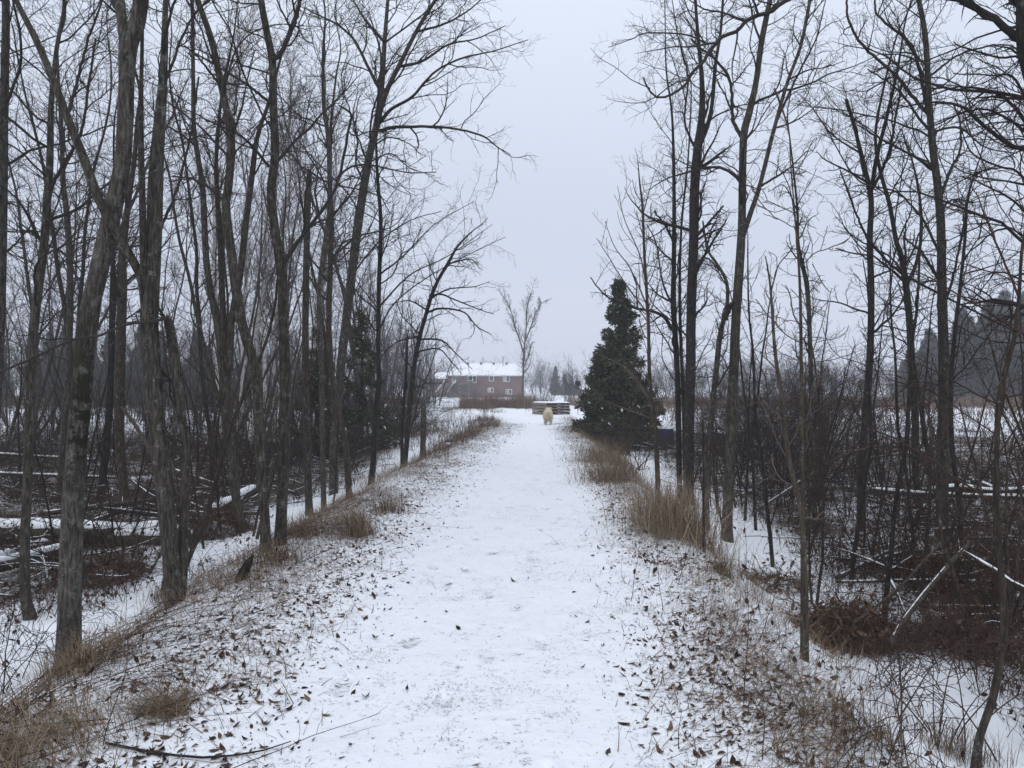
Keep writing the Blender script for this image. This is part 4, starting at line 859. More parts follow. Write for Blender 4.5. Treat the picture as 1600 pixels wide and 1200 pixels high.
# thick lying stalks along the left bank
b = MB(); n = 520; y = 2.4 + 8.5 * rg.random(n); y = y[fbm(y * 1.7, y * 0, 3, 66) > rg.uniform(-.5, .25, n)]; n = len(y); x = pathc(y) - pathl(y) + .05 + rg.normal(size=n) * .36
az = rg.normal(size=n) * .35 + 1.15 + np.pi * (rg.random(n) < .3); L = rg.uniform(.3, 1.1, n); t = np.linspace(0, 1, 7)
P = np.zeros((n, 7, 3)); P[..., 0] = x[:, None] + np.cos(az)[:, None] * L[:, None] * t; P[..., 1] = y[:, None] + np.sin(az)[:, None] * L[:, None] * t
P[..., 0] += rg.normal(size=(n, 1)) * .15 * t ** 2; P[..., 2] = Hn(P[..., 0], P[..., 1]) + .01 + rg.random((n, 1)) * .10 * np.sin(t * 3.1) + rg.random((n, 1)) * .05
b.tubes(P, np.linspace(1, .4, 7)[None] * rg.uniform(.0012, .0035, n)[:, None], 3, tone=rg.random(n) * .8)
A, B = spawn(P, np.full(P.shape[:2], .0018), 3, (.3, .95), (.1, .3), (20, 60), (.5, .8), .02, .2, 5, .0008, rg); b.tubes(A, B, 3, tone=.3)
tag(b.build('fallen_stalks', M_weed), 'dead weed stalks lying flattened along the left bank', kind='stuff')

def weeds(name, label, x, y, h, rg, m=M_weed, leafy=1.0, rad=.0035, lean=.12, tone=(0, .75)):
    n = len(x); P = np.zeros((n, 6, 3)); P[:, 0] = surf(x, y) - np.array([0, 0, .03]); D = nrm(np.c_[rg.normal(size=(n, 2)) * lean * 1.6, np.ones(n)])
    for k in range(1, 6): D = nrm(D + rg.normal(size=(n, 3)) * lean); P[:, k] = P[:, k - 1] + D * h[:, None] / 5
    Rr = np.linspace(1, .3, 6)[None] * (rad * rg.uniform(.6, 1.5, n))[:, None]; tn = rg.uniform(*tone, n); b = MB(); b.tubes(P, Rr, 3, tone=tn)
    A, B = spawn(P, Rr, 4, (.3, .98), (.15, .45), (20, 65), (.5, .8), .05, .15, 4, .0013, rg); b.tubes(A, B, 3, tone=.35)
    if leafy:
        k = rg.random(len(A)) < leafy; C = A[k][:, rg.integers(1, 4)]; M = len(C); d = nrm(rg.normal(size=(M, 3)) + np.array([0, 0, -1.2])); L = rg.uniform(.02, .055, M)[:, None]
        t = np.array([0, .35, .7, 1.0]); w = np.array([.1, .42, .3, .03]); PP = C[:, None] + d[:, None] * (L * t)[:, :, None] + (rg.normal(size=(M, 1, 3)) * .010) * (t ** 2)[None, :, None]
        b.ribbons(PP, L * w * .8, np.cross(d, rg.normal(size=(M, 3))), rg.beta(2, 2.2, M))
    return tag(b.build(name, m), label, kind='stuff')
def region(n, fx, fy, cond, pw=1.2):
    y = fy[0] + (fy[1] - fy[0]) * rg.random(n) ** pw; x = fx[0] + (fx[1] - fx[0]) * rg.random(n); k = (np.abs(x) < y * .76) & cond(x, y); return x[k], y[k]
x, y = region(24000, (-20, -3.2), (5.0, 29), lambda x, y: (pathc(y) - pathl(y) - x > 1.9) & (fbm(x * .5, y * .5, 3, 44) + .25 > rg.uniform(-.3, .5, x.shape)))
weeds('woodland_undergrowth', 'dark tangled dead weeds and twigs on the floor of the left woods', x, y, rg.uniform(.12, .8, len(x)) ** 1.3, rg, leafy=.45, lean=.2)
x, y = region(26000, (3.2, 20), (4.6, 31), lambda x, y: (x - pathc(y) - pathr(y) > 1.75) & ((y < 15) | (rg.random(x.shape) < .35) | (x / y < .42)) & (fbm(x * .6, y * .6, 3, 45) + .2 > rg.uniform(-.3, .5, x.shape)))
weeds('dead_weeds', 'dark reddish brown dead weeds standing in the snow on the right', x, y, rg.uniform(.12, 1.15, len(x)) ** 1.4, rg, leafy=.6, lean=.16, rad=.004)
x, y = region(14000, (2.3, 8), (4.2, 9.5), lambda x, y: (x - pathc(y) - pathr(y) > 1.55) & (fbm(x * 1.1, y * 1.1, 3, 47) > rg.uniform(-.2, .5, x.shape)))
weeds('near_dead_weeds', 'reddish brown leafy dead weeds in the snow at the near right', x, y, rg.uniform(.08, .7, len(x)) ** 1.3, rg, leafy=.8, lean=.2, rad=.0022)
x, y = region(10000, (-8, -3.0), (4.6, 10), lambda x, y: (pathc(y) - pathl(y) - x > 1.5) & (fbm(x * 1.1, y * 1.1, 3, 48) > rg.uniform(-.1, .5, x.shape)))
weeds('near_undergrowth', 'brown leafy dead weeds in the snow at the near left', x, y, rg.uniform(.08, .6, len(x)) ** 1.3, rg, leafy=.8, lean=.22, rad=.0022)
x, y = region(4200, (6, 42), (24, 60), lambda x, y: fbm(x * .15, y * .15, 3, 46) > rg.uniform(-.25, .6, x.shape), .9)
weeds('field_weeds', 'thin brown weeds dotting the snowy field on the right', x, y, rg.uniform(.2, .9, len(x)), rg, leafy=.3, rad=.006)
# belt of rusty grass along the far side of the field
n = 52000; y = 84 - 42 * rg.random(n) ** 1.5; x = np.where(rg.random(n) < .72, rg.uniform(6, 62, n), -rg.uniform(9, 58, n)); k = (y > 62) | (fbm(x * .25, y * .35, 3, 210) > rg.uniform(-.05, .45, n)); x = x[k]; y = y[k]; n = len(x); b = MB(); blades(b, x, y, rg.uniform(.4, 1.3, n) * np.interp(y, [42, 66], [.5, 1]), rg.uniform(0, .5, n), rg.random(n) * 6.28, np.full(n, .015), .25 + rg.random(n) * .6, rg, curl=.6)
tag(b.build('field_grass', M_rust), 'rusty tan grass in and beyond the snowy fields', kind='stuff')
n = 15000; y = rg.uniform(45.5, 60, n); x = rg.uniform(-3.6, 2.9, n); x = x + (y - 50) * -.06; b = MB(); k = (fbm(x * .7, y * .35, 3, 3) > rg.uniform(-.6, .15, n)) & (y > 48.5 + 5 * fbm(x * .8, x * 0, 3, 12) + .35 * np.abs(x) + np.abs(rg.normal(size=n)) * 1.6); x = x[k]; y = y[k]; n = len(x)
blades(b, x, y, rg.uniform(.35, .95, n) * (1 + .9 * fbm(x * .9, y * .9, 3, 8)), rg.uniform(0, .4, n), rg.random(n) * 6.28, np.full(n, .008), rg.random(n) ** 1.2 * .8, rg, curl=.7)
n = 3600; y = rg.uniform(41, 50, n); x = -4.5 + 8 * rg.random(n); k = fbm(x * 1.1, y * .6, 3, 203) > rg.uniform(.0, .5, n); x = x[k]; y = y[k]; n = len(x)
blades(b, x, y, rg.uniform(.15, .55, n), rg.uniform(.1, .9, n), rg.random(n) * 6.28, np.full(n, .007), rg.random(n), rg, curl=.9)
n = 900; y = rg.uniform(49, 58, n); x = rg.uniform(-4, 2.4, n); k = fbm(x * 1.3, y * .3, 3, 204) > 0; x = x[k]; y = y[k]; n = len(x)
blades(b, x, y, rg.uniform(.7, 1.35, n), rg.uniform(0, .35, n), rg.random(n) * 6.28, np.full(n, .007), rg.random(n), rg, curl=.5)
tag(b.build('tall_dry_grass', M_rust), 'island of tall brown grass where the path bends, before the house', kind='stuff')
# brown weed bank where the verge meets the bend, left
n = 22000; y = rg.uniform(15, 35, n); u = -6.2 * rg.random(n) ** 1.2; x = pathc(y) - pathl(y) + .3 + u + .25 * fbm(y * .8, y * 0, 3, 5); b = MB(); k = fbm(x * .9, y * .5, 3, 17) > rg.uniform(-.4, .45, n); x = x[k]; y = y[k]; n = len(x)
blades(b, x, y, rg.uniform(.12, .48, n), rg.uniform(.2, 1.2, n), rg.random(n) * 6.28, np.full(n, .0045), rg.beta(1.3, 4, n), rg, curl=1.0)
tag(b.build('verge_weeds', M_rust), 'brown weedy bank on the left where the path bends', kind='stuff')
x = rg.uniform(-3, .4, 380) ; y = rg.uniform(18, 33, 380); k = (x < pathc(y) - pathl(y) + .1); weeds('verge_brush', 'thin dark weed stems on the brown bank at the bend', x[k], y[k], rg.uniform(.3, .8, k.sum()), rg, leafy=.5, rad=.004)

def deadfall(name, label, x, y, seed):
    g = np.random.default_rng(seed); n = len(x); L = g.uniform(.25, 1.5, n); a = g.random(n) * 6.28; t = np.linspace(0, 1, 7); P = np.zeros((n, 7, 3))
    w = g.normal(size=(n, 1)) * .15; P[..., 0] = x[:, None] + np.cos(a)[:, None] * L[:, None] * t - np.sin(a)[:, None] * w * t ** 2; P[..., 1] = y[:, None] + np.sin(a)[:, None] * L[:, None] * t + np.cos(a)[:, None] * w * t ** 2
    P[..., 2] = Hn(P[..., 0], P[..., 1]) + .015 + g.random((n, 1)) ** 2 * .35 * t + g.random((n, 1)) ** 2 * .25 + np.cumsum(g.normal(size=P.shape[:2]) * .012, 1)
    Rr = np.linspace(1, .35, 7)[None] * (g.uniform(.004, .016, n))[:, None]; b = MB(); b.tubes(P, Rr, 4)
    k = g.random(n) < .75; Q = P[k][:, 1:6].copy(); Rs = Rr[k][:, 1:6] * g.uniform(.5, .95, (k.sum(), 5)); Q[..., 2] += Rr[k][:, 1:6] * .75; Rs[:, 0] *= .3; Rs[:, -1] *= .3; b.tubes(Q, Rs, 4, mat=1)
    A, B = spawn(P, Rr, 2, (.3, .95), (.2, .5), (25, 70), (.4, .7), .05, .15, 5, .002, g); b.tubes(A, B, 3)
    tag(b.build(name, [M_log, M_snow]), label, kind='stuff')
x, y = region(1500, (-16, -3.6), (7, 26), lambda x, y: pathc(y) - pathl(y) - x > 2.2); deadfall('snowy_deadwood', 'tangle of snow dusted twigs and sticks littering the left woods', x, y, 81)
x, y = region(1500, (3.8, 16), (6, 26), lambda x, y: x - pathc(y) - pathr(y) > 2.2); deadfall('snowy_twigs', 'tangle of snow dusted twigs and sticks littering the right woods', x, y, 82)
# mottled grass where the right verge widens towards the cedar
n = 9000; y = rg.uniform(14, 36, n); x = pathc(y) + pathr(y) + rg.normal(size=n) * .45 + .1; k = fbm(x * 1.6, y * .8, 3, 51) > rg.uniform(-.4, .4, n); x = x[k]; y = y[k]; n = len(x); b = MB()
blades(b, x, y, rg.uniform(.05, .22, n), rg.uniform(.3, 1.3, n), rg.random(n) * 6.28, np.full(n, .003), rg.beta(2, 2.4, n), rg); tag(b.build('right_verge_grass', M_grass), 'mottled dead grass along the right verge towards the cedars', kind='stuff')

# grass clumps, each a thing
def clump(label, px, py, n, L, spread, tone, wd=.0028, lean=(0, .7), seed=1, group=None, name='grass_clump', d=None, az=None, mt=None):
    g = np.random.default_rng(seed); x0, y0 = gp(px, py); x = x0 + g.normal(size=n) * spread; y = y0 + g.normal(size=n) * spread
    b = MB(); blades(b, x, y, g.uniform(L * .4, L, n), g.uniform(lean[0], lean[1], n), (g.random(n) * 6.28 if az is None else az + g.normal(size=n) * .8), np.full(n, wd), np.clip(tone + g.normal(size=n) * .22, 0, 1), g, curl=.9)
    o = b.build(name, mt or M_grass, None, (x0, y0, H(x0, y0))); return tag(o, label, 'grass clump', group)
clump('tan grass clump arched over the edge of the left bank, largest there', 560, 838, 520, .42, .10, .65, seed=501, az=3.6)
clump('dull grass clump beside the tan one, farther from the camera', 608, 800, 220, .32, .13, .3, seed=502)
clump('olive brown grass clump at the foot of the dark mossy trunk', 470, 838, 320, .30, .14, .35, seed=503)
clump('small brown grass clump on the crest of the left bank below the slim trunks', 425, 880, 260, .25, .14, .2, seed=504)
clump('tall straw coloured grass clump at the foot of the forked tree on the right', 1062, 835, 800, .85, .24, .6, seed=505, lean=(0, .9))
clump('straw grass clump behind the tallest one on the right bank', 1030, 815, 520, .65, .24, .55, seed=506, lean=(0, .9))
clump('tan grass clump on the right verge below the cedar, nearer of the two', 955, 752, 800, .65, .26, .5, seed=507, lean=(.1, .8))
clump('tan grass clump on the right verge below the cedar, farther of the two', 945, 722, 800, .65, .30, .45, seed=508, lean=(.1, .8))
clump('drooping grass tussock standing alone in the snowy hollow on the right', 1128, 897, 320, .20, .045, .15, seed=509, lean=(.2, .9), wd=.002)
clump('flattened grass tussock lying on the snow at the lower left', 268, 1112, 420, .26, .06, .3, seed=510, lean=(.9, 1.4), az=2.9, wd=.0014)
clump('dark brown grass heap at the foot of the double stemmed tree', 262, 940, 350, .20, .09, .15, seed=511, wd=.002)
clump('tan grass clump around the foot of the mossy leaning tree', 135, 1045, 500, .30, .13, .5, seed=512, wd=.0018)
clump('matted grass clump lying along the bank at the lower left corner', 60, 1170, 620, .32, .18, .45, seed=513, lean=(.5, 1.4), wd=.0016, az=2.6)
clump('tuft of curled grass beside the path on the lower right', 1235, 1095, 150, .22, .14, .35, seed=514, lean=(1.0, 1.5), wd=.0015, az=-.4)
clump('brown grass clump among stems at the bottom right', 1345, 1140, 260, .28, .14, .3, seed=515, wd=.0018)
clump('grass clump round the foot of the double bent young tree', 1500, 1185, 260, .28, .12, .25, seed=516, wd=.0018)
# the tangled root mound at the right
def mound(label, px, py, rad, hgt, seed, n=1600):
    g = np.random.default_rng(seed); x0, y0 = gp(px, py); o = np.array([x0, y0, H(x0, y0)]); rt = root('root_mound', o, label, 'brush mound')
    b = MB(); a = np.linspace(0, 2 * np.pi, 29)[:-1]; rr = np.linspace(0, 1, 10); A, Rr = np.meshgrid(a, rr)
    X = np.cos(A) * Rr * rad; Y = np.sin(A) * Rr * rad; Z = hgt * (np.cos(Rr * np.pi) * .5 + .5) * (1 + 1.1 * fbm(X * 4 + seed, Y * 4, 3, 9)) - .06 * Rr
    V = np.stack([X, Y, Z + Hn(X + x0, Y + y0) - o[2] - .02], -1).reshape(-1, 3) + o; i = np.arange(9)[:, None] * 28; j = np.arange(28)[None]; j2 = (j + 1) % 28
    b.add(V, np.stack([i + j, i + j2, i + 28 + j2, i + 28 + j], -1).reshape(-1, 4), .70 + .5 * fbm(V[:, 0] * 3, V[:, 1] * 3, 3, 2)); b.build('earth', M_ground, rt, o)
    r = g.random(n) ** .6; a = g.random(n) * 6.28; P = np.zeros((n, 6, 3)); P[:, 0] = np.c_[np.cos(a) * r * rad + x0, np.sin(a) * r * rad + y0, hgt * (np.cos(r * np.pi) * .5 + .5) + Hn(np.cos(a) * r * rad + x0, np.sin(a) * r * rad + y0)]
    D = nrm(np.c_[np.cos(a), np.sin(a), np.ones(n) * .7] + g.normal(size=(n, 3)) * .6); L = g.uniform(.1, .55, n)[:, None] / 5
    for k in range(1, 6): D = nrm(D + g.normal(size=(n, 3)) * .22 + np.array([0, 0, -.22])); P[:, k] = P[:, k - 1] + D * L
    b = MB(); b.tubes(P, np.linspace(1, .3, 6)[None] * g.uniform(.001, .004, n)[:, None], 3, tone=g.random(n) * .62)
    M = n // 2; d = nrm(g.normal(size=(M, 3)) + np.array([0, 0, -.8])); Ln = g.uniform(.03, .09, M)[:, None]; t = np.array([0, .35, .7, 1.0]); w = np.array([.1, .3, .22, .03])
    b.ribbons(P[:M, 3][:, None] + d[:, None] * (Ln * t)[:, :, None], Ln * w * .7, np.cross(d, g.normal(size=(M, 3))), g.beta(1.4, 3, M) * .8); b.build('tangle', M_rust, rt, o); return rt
mound('tangled mound of roots and dead grass at the foot of the thin tan sapling', 1325, 1000, .36, .24, 601, 2000)
mound('dark leafy hummock with snow around it between the leaning trunk and the reddish tree', 1500, 1010, .34, .2, 602, 1100)
mound('low dark hollow of brush in the snow beyond the straw grass on the right', 1215, 918, .36, .10, 603, 500)
mound('brown hummock of stems behind the leaning trunk at the right', 1450, 900, .4, .22, 604, 1000)
mound('dark heap of roots and brush behind the thick log on the left', 345, 835, .42, .3, 605, 1300)
mound('brown brush heap at the right edge beyond the reddish tree', 1590, 960, .35, .2, 606, 900)
mound('leafy brush heap on the snow left of the double stemmed tree', 160, 900, .45, .10, 607, 900)

# near single weed stems, each a thing
def stem(label, px, py, h, seed, m=M_twigd, rad=.0028, lean=(0, 0), name='weed_stem', group=None, nb=7, leafy=True):
    g = np.random.default_rng(seed); x0, y0 = gp(px, py); z0 = H(x0, y0); n = 8; P = [np.array([x0, y0, z0 - .02])]; D = nrm(np.array([lean[0], lean[1], 1.0]))
    for k in range(1, n): D = nrm(D + g.normal(size=3) * .07); P.append(P[-1] + D * h / (n - 1))
    P = np.array(P)[None]; Rr = np.linspace(1, .3, n)[None] * rad; b = MB(); b.tubes(P, Rr, 5, tone=.3)
    A, B = spawn(P, Rr, nb, (.25, .98), (.08, .28), (20, 55), (.5, .8), .06, .1, 5, .0008, g); b.tubes(A, B, 3, tone=.3)
    if leafy and len(A):
        M = len(A); d = nrm(g.normal(size=(M, 3)) * .5 + np.array([0, 0, -1])); Ln = g.uniform(.02, .05, M)[:, None]; t = np.array([0, .35, .7, 1.0]); w = np.array([.1, .42, .3, .03])
        b.ribbons(A[:, 3][:, None] + d[:, None] * (Ln * t)[:, :, None], Ln * w * .6, np.cross(d, g.normal(size=(M, 3))), g.random(M) * .7)
    return tag(b.build(name, M_weed, None, (x0, y0, z0)), label, 'weed', group)
for i, (lab, px, py, h, ln) in enumerate((
    ('tall thin dark weed stalk rising from the snow in the lower right foreground', 1162, 1100, .95, (.03, 0)), ('straight bare stalk leaning right on the right verge, left of the tussock', 985, 940, .55, (.18, 0)),
    ('thin upright stalk beside the leaning one on the right verge', 1036, 955, .5, (0, 0)), ('fine pale stalk standing near the straw grass on the right', 1060, 910, .42, (.2, 0)),
    ('wiry dark weed rising from the left bank and forking over the lying stalks', 160, 1165, .55, (.22, 0)), ('thin dry weed on the left bank between mossy tree and double stem', 196, 975, .55, (0, 0)),
    ('dark branching weed on the crest of the left bank', 392, 925, .45, (-.1, 0)), ('short dark dead weed at the bottom centre right edge of the path', 1060, 1170, .22, (0, 0)), ('leafy dead weed at the bottom right beside the path edge', 1190, 1190, .26, (.1, 0)),
    ('curved pale grass stem arching over the snowy hollow on the right', 1185, 1000, .42, (.5, 0)))):
    stem(lab, px, py, h, 700 + i, lean=ln)
x, y = edge_pts(150, 2.6, 12, 1, -.2, .45); 
for i in range(70): 
    p_ = (x[i], y[i]); px = 800 + p_[0] / p_[1] * FOC; py = HZ + (EYE - H(*p_)) / p_[1] * FOC; stem('short thin dead weed stem among the leaves on the right verge', px, py, rg.uniform(.12, .38), 720 + i, rad=.0016, lean=(rg.normal() * .15, 0), group='dead weed stems on the right verge', nb=4)
x, y = edge_pts(150, 2.6, 12, -1, -.25, .45)
for i in range(70):
    p_ = (x[i], y[i]); px = 800 + p_[0] / p_[1] * FOC; py = HZ + (EYE - H(*p_)) / p_[1] * FOC; stem('short thin dead weed stem among the grass on the left verge', px, py, rg.uniform(.12, .42), 820 + i, rad=.0018, lean=(rg.normal() * .2, 0), group='dead weed stems on the left verge', nb=5)
# near wiry bushes
def near_bush(label, px, py, h, seed, m, mt, n=12, arch=-.12):
    o = arch_proto(seed, h, m, mt, n, arch); x0, y0 = gp(px, py); o.location = (x0, y0, H(x0, y0)); o['label'] = label; return o
near_bush('wiry bush of thin bare stems over the snow at the bottom right corner', 1440, 1150, 1.0, 901, M_twigr, M_twigr, 14)
near_bush('reddish wiry bush in front of the root mound on the right', 1395, 1075, .8, 902, M_twigr, M_twigr, 12)
near_bush('thin reddish bush between the reddish tree and the leaning log', 1480, 1060, .9, 908, M_twigr, M_twigr, 10)
near_bush('wiry bush at the right edge of the picture behind the reddish tree', 1585, 1030, 1.0, 909, M_twigd, M_twigd, 12)
near_bush('low wiry bush at the bottom edge left of the reddish tree', 1345, 1185, .6, 910, M_twigr, M_twigr, 10)
near_bush('dark bare bush on top of the root mound', 1320, 985, .8, 911, M_twigd, M_twigd, 12, -.05)
near_bush('tangle of thin dark stems at the left edge below the slender crooked trunk', 10, 1080, .9, 903, M_twigd, M_twigd, 12)
near_bush('wiry dark bush on the woodland floor between the two nearest left trees', 190, 930, .8, 904, M_twigd, M_twigr, 14)
near_bush('brown leafless bush right of the foot of the double stemmed tree', 315, 905, .7, 905, M_twigr, M_twigr, 14)
near_bush('bare bush beneath the cedar on the right verge', 975, 712, 2.3, 906, M_twigr, M_twigr, 22)
near_bush('bare bush beside the tan sapling at the right verge', 1000, 735, 1.8, 907, M_twigd, M_twigd, 18)

# ------------------------------------------------------------------ things by the path
def boxes(name, items, m, parent, origin, smooth=False):
    b = MB()
    for c, h, *r in items: b.box(c, h, r[0] if r else None)
    return b.build(name, m, parent, (0, 0, 0), smooth)
# pallets: 4 stacked
M_wood = flat_mat('weathered_wood', (.20, .17, .145), .85, 12, .4); M_woodd = flat_mat('dark_wood', (.06, .05, .042), .9, 12, .4)
pl = gp(862, 648); pz = H(*pl)
for i in range(4):
    rt = root('wooden_pallet', (pl[0], pl[1] + .7, pz + .155 * i + (.01 if i else 0)), ['bottom grey pallet of the stack behind the dog', 'second pallet from the bottom of the stack behind the dog', 'third pallet from the bottom of the stack behind the dog', 'top pallet of the stack behind the dog, blanketed with snow'][i], 'pallet', 'pallets stacked beside the path')
    rt.rotation_euler = (0, 0, R(24 + (0, 2, -3, 1)[i]))
    w, dp = .74, .80
    boxes('deck_board', [((0, -dp + .06 + k * (2 * dp - .12) / 6, .135), (w, .055, .011)) for k in range(7)], M_wood, rt, 0)
    boxes('bottom_board', [((0, y_, .012), (w, .055, .011)) for y_ in (-dp + .06, 0, dp - .06)], M_wood, rt, 0)
    boxes('stringer', [((x_, 0, .073), (.022, dp, .049)) for x_ in (-w + .03, 0, w - .03)], M_wood, rt, 0)
    if i == 3:
        b = MB(); gx, gy = np.meshgrid(np.linspace(-w - .01, w + .01, 15), np.linspace(-dp - .01, dp + .01, 17)); ee = np.minimum(np.minimum(w + .01 - abs(gx), dp + .01 - abs(gy)) / .06, 1)
        gz = .149 + .05 * np.sqrt(np.clip(ee, 0, 1)) + .008 * fbm(gx * 4, gy * 4, 3, 1) * ee; idx = np.arange(gx.size).reshape(gx.shape)
        b.add(np.stack([gx, gy, gz], -1), np.stack([idx[:-1, :-1], idx[:-1, 1:], idx[1:, 1:], idx[1:, :-1]], -1).reshape(-1, 4)); b.build('snow_cover', M_snow, rt)
# stake light
M_blk = flat_mat('black_plastic', (.02, .02, .022), .5, 5, .1); M_wht = flat_mat('frosted_lens', (.55, .57, .6), .4, 5, .05)
sx_, sy_ = gp(700, 716); sl = root('garden_light', (sx_, sy_, H(sx_, sy_) + .03), 'small garden stake light with a black cap at the left verge of the path', 'garden light')
def lathe(name, prof, m, parent, k=14):
    b = MB(); P = np.array([[0, 0, z + i * 1e-5] for i, (r, z) in enumerate(prof)], float); b.tubes(P, np.array([r for r, z in prof], float), k); return b.build(name, m, parent)
lathe('stake', [(.009, -.08), (.009, .0), (.009, .15), (.009, .27)], M_blk, sl); lathe('lens', [(.02, .26), (.045, .275), (.05, .30), (.045, .325)], M_wht, sl); lathe('cap', [(.072, .324), (.076, .334), (.06, .35), (.012, .362)], M_blk, sl)
# tarp covered pile
M_tarp = flat_mat('blue_tarp', (.013, .017, .060), .55, 3, .3)
def tarp(px, py, w, dp, h, seed, label, rz=0):
    x0, y0 = gp(px, py); z0 = H(x0, y0); rt = root('tarp_covered_pile', (x0, y0, z0), label, 'covered pile', None); rt.rotation_euler = (0, 0, rz); b = MB(); n, m_ = 30, 24
    a = np.linspace(0, 2 * np.pi, 49)[:-1]; prof = [(1.04, -.1), (1.02, .1), (1.0, .3), (.985, .55), (.97, .8), (.93, .93), (.8, 1.0), (.4, 1.03), (.02, 1.04)]
    V = []; 
    for r_, z_ in prof:
        c_, s_ = np.cos(a), np.sin(a); q = 1 / (np.abs(c_) ** 6 + np.abs(s_) ** 6) ** (1 / 6); f = 1 + .05 * np.sin(a * 9 + seed) * (z_ < .9) + .03 * vn(a * 3, np.full_like(a, z_ * 2 + seed), 3)
        V.append(np.stack([c_ * q * w * r_ * f, s_ * q * dp * r_ * f, z_ * h + .05 * h * (vn(a * 2, np.full_like(a, r_ * 3), 5) - .5)], -1))
    V = np.array(V); k = len(prof); i = np.arange(k - 1)[:, None] * 48; j = np.arange(48)[None]; j2 = (j + 1) % 48; q = np.stack([i + j, i + j2, i + 48 + j2, i + 48 + j], -1).reshape(-1, 4)
    b.add(V, q); b.build('tarp', M_tarp, rt)
    b = MB(); T_ = V[5:].copy(); T_[..., 2] += .035; T_[0] *= np.array([1.0, 1.0, .97]); q = np.stack([i[:3] + j, i[:3] + j2, i[:3] + 48 + j2, i[:3] + 48 + j], -1).reshape(-1, 4); b.add(T_, q); b.build('snow_cover', M_snow, rt)
tarp(1030, 700, .42, .5, .74, 3, 'snow topped pile under a dark blue tarp behind the trees on the right', .1); tarp(1128, 704, .34, .45, .60, 8, 'second darker blue tarp covered pile, right of the first behind the forked tree', -.1)
# leaf clump on a pole like sapling right of the pallets
gx_, gy_ = gp(903, 648); rt = root('dead_flower_stalk', (gx_, gy_, H(gx_, gy_)), 'dark seed head or nest on a slender bare stalk just left of the cedar', 'stalk')
g = np.random.default_rng(5); hh = 2.3
b = MB(); b.tubes(np.array([[0, 0, -.1], [.02, 0, .8], [.05, 0, 1.5], [0, 0, hh]]), np.array([.022, .02, .015, .01]), 5); b.build('stalk', M_twigd, rt)
M = 260; d = nrm(g.normal(size=(M, 3))); t = np.array([0, .5, 1.0]); b = MB(); b.ribbons(np.array([0, 0, hh]) + (d * .06)[:, None] + d[:, None] * (np.full((M, 1), .16) * t)[:, :, None], np.array([[.02, .05, .01]]) * np.ones((M, 1)), np.cross(d, g.normal(size=(M, 3))), g.random(M) * .4); b.build('seed_head', M_leaf, rt)

